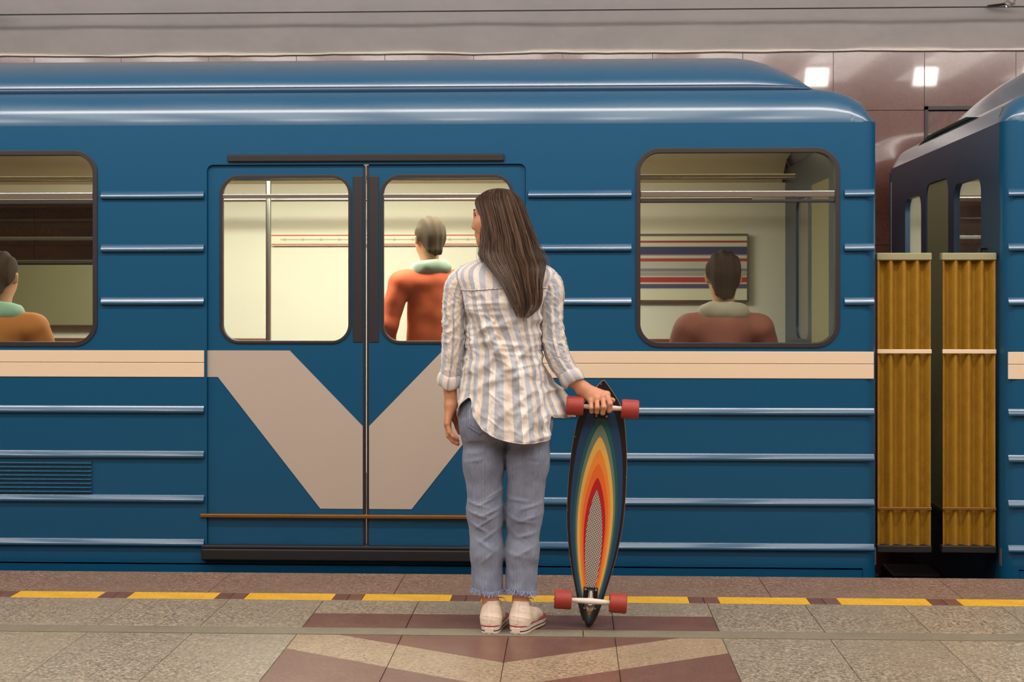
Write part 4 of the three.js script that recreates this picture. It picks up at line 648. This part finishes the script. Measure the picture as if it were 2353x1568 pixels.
// ------------------------------------------------------------------ the longboard
{
  const L = 0.953, tilt = -0.0615;
  const board = thing('longboard', 'pintail longboard with colourful striped deck and red wheels, stood on its tail', 'longboard', [0.071, 0.0, -5.468]);
  const H = table([[0, 0.0], [0.004, 0.009], [0.012, 0.0165], [0.03, 0.026], [0.072, 0.041], [0.155, 0.0625], [0.239, 0.083], [0.33, 0.0995], [0.406, 0.1085], [0.48, 0.1115], [0.54, 0.112], [0.657, 0.108], [0.74, 0.099], [0.807, 0.088], [0.845, 0.077], [0.874, 0.063], [0.907, 0.040], [0.93, 0.022], [0.946, 0.009], [L, 0.0]]);
  const outline = g => { const r = [], l = []; for (let i = 0; i <= 90; i++) { const t = 0.5 - 0.5 * Math.cos(Math.PI * i / 90), y = t * L, w = Math.max(0, H(y)[0] - g); r.push([w, clamp(y, g, L - g)]); l.unshift([-w, clamp(y, g, L - g)]); } return poly([...r, ...l.slice(1, -1)]); };
  const deckG = new THREE.ExtrudeGeometry(outline(0), { depth: 0.008, bevelEnabled: true, bevelThickness: 0.002, bevelSize: 0.002, bevelOffset: -0.002, bevelSegments: 2 }); deckG.translate(0, 0, -0.012);
  const pr = new THREE.Group(); 
  const place = g => { g.rotateZ(tilt); return g; };
  const wood = std({ map: tex(256, (x, y) => { const k = tnz(x, y, 40, 2.2) * 24; return [176 + k, 132 + k, 98 + k]; }, 8), roughness: 0.6 });
  const deck = put('deck', place(deckG), wood, board);
  const W = 0.24, TW = 512, TH = 2048;
  const art = canvasTex(TW, TH, (g) => {
    const X = x => (x / W + 0.5) * TW, Y = y => (1 - y / 0.96) * TH;
    g.fillStyle = '#0c0a0d'; g.fillRect(0, 0, TW, TH);
    // nested leaf shapes: half width, level of greatest width, apex, foot
    const leaf = (c, w, ym, ya, yb, p1, p2) => { g.fillStyle = c; g.beginPath(); const hw = y => y > ym ? w * Math.pow(Math.max(0, 1 - Math.pow((y - ym) / (ya - ym), p1)), 0.72) : w * Math.pow(Math.max(0, 1 - Math.pow((ym - y) / (ym - yb), p2)), 0.8); for (let i = 0; i <= 120; i++) { const y = mix(yb, ya, i / 120); g.lineTo(X(hw(y)), Y(y)); } for (let i = 120; i >= 0; i--) { const y = mix(yb, ya, i / 120); g.lineTo(X(-hw(y)), Y(y)); } g.closePath(); g.fill(); };
    leaf('#123f63', 0.0985, 0.47, 0.905, 0.018, 2.5, 1.75);
    leaf('#0f5a58', 0.083, 0.45, 0.822, 0.026, 2.0, 1.75);
    leaf('#6d7d68', 0.0745, 0.44, 0.783, 0.036, 1.9, 1.8);
    leaf('#e3b254', 0.0675, 0.43, 0.735, 0.046, 1.85, 1.85);
    leaf('#ee8a33', 0.0575, 0.42, 0.686, 0.06, 1.8, 1.9);
    leaf('#ea6a26', 0.0495, 0.41, 0.632, 0.08, 1.8, 1.9);
    leaf('#b3141d', 0.0405, 0.385, 0.577, 0.11, 1.8, 1.9);
    g.save(); g.beginPath(); { const ym = 0.33, ya = 0.530, yb = 0.10, w = 0.0318; const hw = y => y > ym ? w * Math.pow(Math.max(0, 1 - Math.pow((y - ym) / (ya - ym), 2)), 0.8) : w * Math.pow(Math.max(0, 1 - Math.pow((ym - y) / (ym - yb), 1.9)), 0.75); for (let i = 0; i <= 80; i++) { const y = mix(yb, ya, i / 80); g.lineTo(X(hw(y)), Y(y)); } for (let i = 80; i >= 0; i--) { const y = mix(yb, ya, i / 80); g.lineTo(X(-hw(y)), Y(y)); } } g.closePath(); g.clip();
    g.fillStyle = '#e9e0cf'; g.fillRect(0, 0, TW, TH); g.fillStyle = '#1a1512'; g.translate(TW / 2, TH / 2); g.rotate(-0.42); const c = 9.6; for (let i = -90; i < 90; i++) for (let j = -90; j < 90; j++) if ((i + j) & 1) g.fillRect(i * c, j * c, c, c); g.restore();
    g.strokeStyle = '#2c6a6e'; g.lineWidth = 7; g.beginPath(); g.moveTo(X(-0.012), Y(0.908)); g.quadraticCurveTo(X(0.0), Y(0.918), X(0.016), Y(0.911)); g.stroke(); g.strokeStyle = '#c9c3b8'; g.lineWidth = 4; g.beginPath(); g.moveTo(X(0.006), Y(0.909)); g.lineTo(X(0.02), Y(0.908)); g.stroke(); g.fillStyle = '#e8e2d6'; g.fillRect(X(0.014), Y(0.902), 9, 9);
    g.fillStyle = '#b99a78'; for (let i = 0; i < 26; i++) { const y = i < 14 ? rr(0.005, 0.03) : rr(0.03, 0.95), w = H(y)[0], s = rnd() < 0.6 ? -1 : 1; g.fillRect(X(s * (w - rr(0.001, 0.004))), Y(y), rr(2, 7), rr(3, 14)); }
  });
  const face = new THREE.ShapeGeometry(outline(0.0016), 12); { const p = face.attributes.position, uv = face.attributes.uv; for (let i = 0; i < p.count; i++) uv.setXY(i, p.getX(i) / W + 0.5, p.getY(i) / 0.96); } face.translate(0, 0, 0.0003);
  put('graphic', place(face), phy({ map: art, roughness: 0.35, clearcoat: 0.5, clearcoatRoughness: 0.15 }), deck).userData.label = 'nested leaf stripes around a checkered centre';
  const rim = new THREE.ExtrudeGeometry((() => { const s = outline(0.0014), h = outline(0.0045); s.holes.push(new THREE.Path(h.getPoints())); return s; })(), { depth: 0.0016, bevelEnabled: false }); rim.translate(0, 0, -0.0026);
  put('rim', place(rim), M.black, deck);
  const wheelMat = std({ map: tex(256, (x, y) => { const k = tnz(x, y, 20, 5.2) * 14 + tnz(x, y, 70, 1.2) * 8; return [160 + k, 56 + k * 0.6, 46 + k * 0.6]; }, 5), roughness: 0.55 });
  const axleMat = std({ color: 0xe7dcd0, roughness: 0.4 }), metal = std({ color: 0xb9b2aa, roughness: 0.35, metalness: 0.8 });
  for (const [s, flip] of [[0.115, 1], [0.853, -1]]) {
    const tr = new THREE.Group(); tr.name = 'truck'; tr.position.set(Math.sin(-tilt) * s, Math.cos(tilt) * s, 0); tr.rotation.z = tilt; board.add(tr);
    const AZ = 0.062;
    put('baseplate', merge([rbox(-0.0275, 0.0275, -0.047, 0.042, 0.0005, 0.008, 0.003), rbox(-0.014, 0.014, flip > 0 ? 0.0 : -0.036, flip > 0 ? 0.036 : 0.0, 0.006, 0.026, 0.006)]), M.black, tr);
    const bolts = []; for (const x of [-0.02, 0.02]) for (const y of [-0.038, 0.034]) { const b = new THREE.CylinderGeometry(0.0046, 0.0046, 0.006, 6); b.rotateX(Math.PI / 2); b.translate(x, y, 0.0105); put('bolt', b, metal, tr); }
    put('axle', merge([rodGeo(V(-0.075, 0, AZ), V(0, 0, AZ - 0.002), 0.0085, 0.0115, 18), rodGeo(V(0, 0, AZ - 0.002), V(0.075, 0, AZ), 0.0115, 0.0085, 18)]), axleMat, tr);
    put('hanger', merge([rodGeo(V(0, 0, AZ - 0.004), V(0, flip * -0.022, 0.02), 0.016, 0.022, 18), rodGeo(V(0, 0.0, AZ - 0.008), V(0, flip * 0.026, 0.022), 0.011, 0.009, 14)]), metal, tr);
    put('bushing', rodGeo(V(0, flip * -0.02, 0.022), V(0, flip * -0.03, 0.044), 0.015, 0.014, 18), axleMat, tr);
    put('kingpin_nut', rodGeo(V(0, flip * -0.029, 0.043), V(0, flip * -0.0325, 0.052), 0.0075, 0.0075, 6), metal, tr);
    put('spindle', rodGeo(V(-0.14, 0, AZ), V(0.14, 0, AZ), 0.004, 0.004, 10), metal, tr);
    for (const d of [-1, 1]) {
      const prf = [[0.012, -0.024], [0.024, -0.026], [0.0285, -0.033], [0.033, -0.033], [0.0355, -0.030], [0.0365, -0.022], [0.0365, 0.022], [0.0355, 0.030], [0.033, 0.033], [0.0285, 0.033], [0.024, 0.026], [0.012, 0.024]].map(([r, y]) => new THREE.Vector2(r, y));
      const g = new THREE.LatheGeometry(prf, 40); g.rotateZ(Math.PI / 2); g.translate(d * 0.1045, 0, AZ); const wh = put('wheel', g, wheelMat, tr);
      const bg = new THREE.CylinderGeometry(0.0125, 0.0125, 0.05, 20); bg.rotateZ(Math.PI / 2); bg.translate(d * 0.1045, 0, AZ); put('bearing', bg, metal, tr);
    }
  }
}
// ------------------------------------------------------------------ passengers inside the carriage
function passenger(label, pos, turn, c, seated) {            // local: faces -z, hips over the origin
  const p = thing('person', label, 'person', pos); p.rotation.y = turn;
  const mat = (h, r = 0.8) => std({ color: h, roughness: r });
  const hy = seated ? 0.535 : 0.82, sh = hy + (seated ? 0.52 : 0.46), hd = sh + 0.205;
  const head = q => { let d = ell(q, [0, hd + 0.02, 0.005], [0.074, 0.098, 0.092]); d = smin(d, ell(q, [0, hd - 0.045, -0.03], [0.056, 0.068, 0.06]), 0.04); d = smin(d, cap(q, [0, hd - 0.01, -0.085], [0, hd - 0.04, -0.104], 0.009, 0.011), 0.012); d = smin(d, cap([Math.abs(q[0]), q[1], q[2]], [0.076, hd - 0.02, 0.01], [0.078, hd + 0.01, 0.015], 0.012, 0.013), 0.008); return smin(d, cap(q, [0, hd - 0.08, 0.01], [0, sh, 0.01], 0.05, 0.058), 0.03); };
  const el = seated ? [0.24, sh - 0.27, -0.04] : [0.25, sh - 0.28, 0.0], wr = seated ? [0.1, hy + 0.1, -0.26] : [0.22, sh - 0.50, -0.1];
  const hand = s => q => { const w = [s * wr[0], wr[1], wr[2]]; let d = cap(q, [mix(w[0], s * el[0], 0.25), mix(w[1], el[1], 0.25), mix(w[2], el[2], 0.25)], w, 0.03, 0.025); const dir = seated ? [-s * 0.25, -0.35, -0.9] : [0, -0.98, -0.15]; const across = [0.9, 0, seated ? -s * 0.2 : 0.3]; for (let i = 0; i < 4; i++) { const o = (i - 1.5) * 0.019, b = [w[0] + across[0] * o + dir[0] * 0.07, w[1] + dir[1] * 0.07, w[2] + across[2] * o + dir[2] * 0.07], l = [0.06, 0.07, 0.066, 0.052][i], e = [b[0] + dir[0] * l, b[1] + dir[1] * l - 0.012, b[2] + dir[2] * l]; d = smin(d, cap(q, w, b, 0.02, 0.012), 0.012); d = smin(d, cap(q, b, e, 0.0095, 0.0082), 0.004); } return smin(d, cap(q, w, [w[0] - s * 0.045, w[1] + dir[1] * 0.06, w[2] + dir[2] * 0.06], 0.014, 0.0095), 0.01); };
  put('body', merge([nets(head, [-0.11, sh - 0.06, -0.13], [0.11, hd + 0.14, 0.13], 0.008), ...[-1, 1].map(s => nets(hand(s), s < 0 ? [-0.3, wr[1] - 0.2, wr[2] - 0.2] : [0.0, wr[1] - 0.2, wr[2] - 0.2], s < 0 ? [0.0, wr[1] + 0.12, wr[2] + 0.14] : [0.3, wr[1] + 0.12, wr[2] + 0.14], 0.008))]), mat(0xc9936f, 0.55), p);
  const jk = q => { let d = cap(q, [0, sh - 0.06, 0.01], [0, hy + 0.04, 0.01], 0.125, 0.13); d = smin(d, cap(q, [-0.15, sh - 0.04, 0.01], [0.15, sh - 0.04, 0.01], 0.07, 0.07), 0.06); const s = q[0] < 0 ? -1 : 1, m = [Math.abs(q[0]), q[1], q[2]]; d = smin(d, chain(m, [[0.18, sh - 0.05, 0.01], el, [mix(el[0], wr[0], 0.85), mix(el[1], wr[1], 0.85), mix(el[2], wr[2], 0.85)]], [0.065, 0.055, 0.044], 0.03), 0.03); return Math.max(d - 0.005 * nz(q[0] * 12, q[1] * 12, q[2] * 12), hy - 0.06 - q[1]); };
  put('jacket', nets(jk, [-0.34, hy - 0.08, -0.32], [0.34, sh + 0.06, 0.17], 0.014), mat(c.jacket), p);
  const tr = q => { let d = 1e9; for (const s of [-1, 1]) { const l = seated ? chain(q, [[s * 0.09, hy, 0], [s * 0.1, hy - 0.01, -0.42], [s * 0.1, 0.08, -0.44]], [0.095, 0.068, 0.055], 0.03) : chain(q, [[s * 0.09, hy, 0], [s * 0.09, 0.45, -0.01], [s * 0.09, 0.06, 0.02]], [0.1, 0.07, 0.058], 0.03); d = smin(d, l, 0.03); } return Math.max(d, 0.05 - q[1]); };
  put('trousers', nets(tr, [-0.24, 0.0, -0.56], [0.24, hy + 0.14, 0.16], 0.014), mat(c.trousers), p);
  for (const s of [-1, 1]) put('shoe', nets(q => Math.max(chain(q, [[s * 0.1, 0.05, (seated ? -0.42 : 0.04)], [s * 0.1, 0.035, (seated ? -0.60 : -0.14)]], [0.048, 0.038], 0.02), 0.002 - q[1]), [s * 0.1 - 0.07, -0.01, seated ? -0.68 : -0.22], [s * 0.1 + 0.07, 0.12, seated ? -0.34 : 0.12], 0.01), mat(0x2a2422), p);
  if (c.hair) put('hair', nets(q => { let d = ell(q, [0, hd + 0.03, 0.02], [0.085, 0.1, 0.1]); d = smin(d, cap(q, [0, hd + 0.0, 0.06], [0, hd - 0.06 - (c.long ?? 0), 0.075], 0.06, 0.05), 0.03); return Math.max(d + 0.003 * Math.sin(q[0] * 160), -(q[2] + 0.045 + (q[1] - hd - 0.07) * 0.9)); }, [-0.12, hd - 0.32, -0.1], [0.12, hd + 0.15, 0.17], 0.009), mat(c.hair, 0.95), p);
  if (c.hood) put('hood', nets(q => { const r = Math.hypot(q[0] * 0.85, q[2] - 0.02); return Math.hypot(r - 0.078, (q[1] - sh - 0.02) * 0.62 - 0.15 * q[2]) - 0.028 - 0.004 * nz(q[0] * 20, q[1] * 20, q[2] * 20); }, [-0.18, sh - 0.06, -0.14], [0.18, sh + 0.16, 0.2], 0.009), mat(c.hood), p);
  return p;
}
passenger('standing passenger in an orange jacket seen through the carriage door window', [-0.80, 0.1, -8.05], 0.5, { jacket: 0xd9623a, trousers: 0x39404c, hood: 0xa9bba6, hair: 0x4c3d2d }, false);
passenger('seated passenger in a tan orange jacket behind the leftmost carriage window', [-2.80, 0.1, -6.90], 0, { jacket: 0xb06a34, hood: 0x8fb09c, trousers: 0x2d2f38, hair: 0x3a2a20 }, true);
passenger('seated passenger in a dull red jacket behind the window right of the longboard', [0.74, 0.1, -6.90], 0, { jacket: 0x8c5148, hood: 0xa79a8e, trousers: 0x3a3640, hair: 0x32241c, long: 0.1 }, true);
renderer.render(scene, camera);
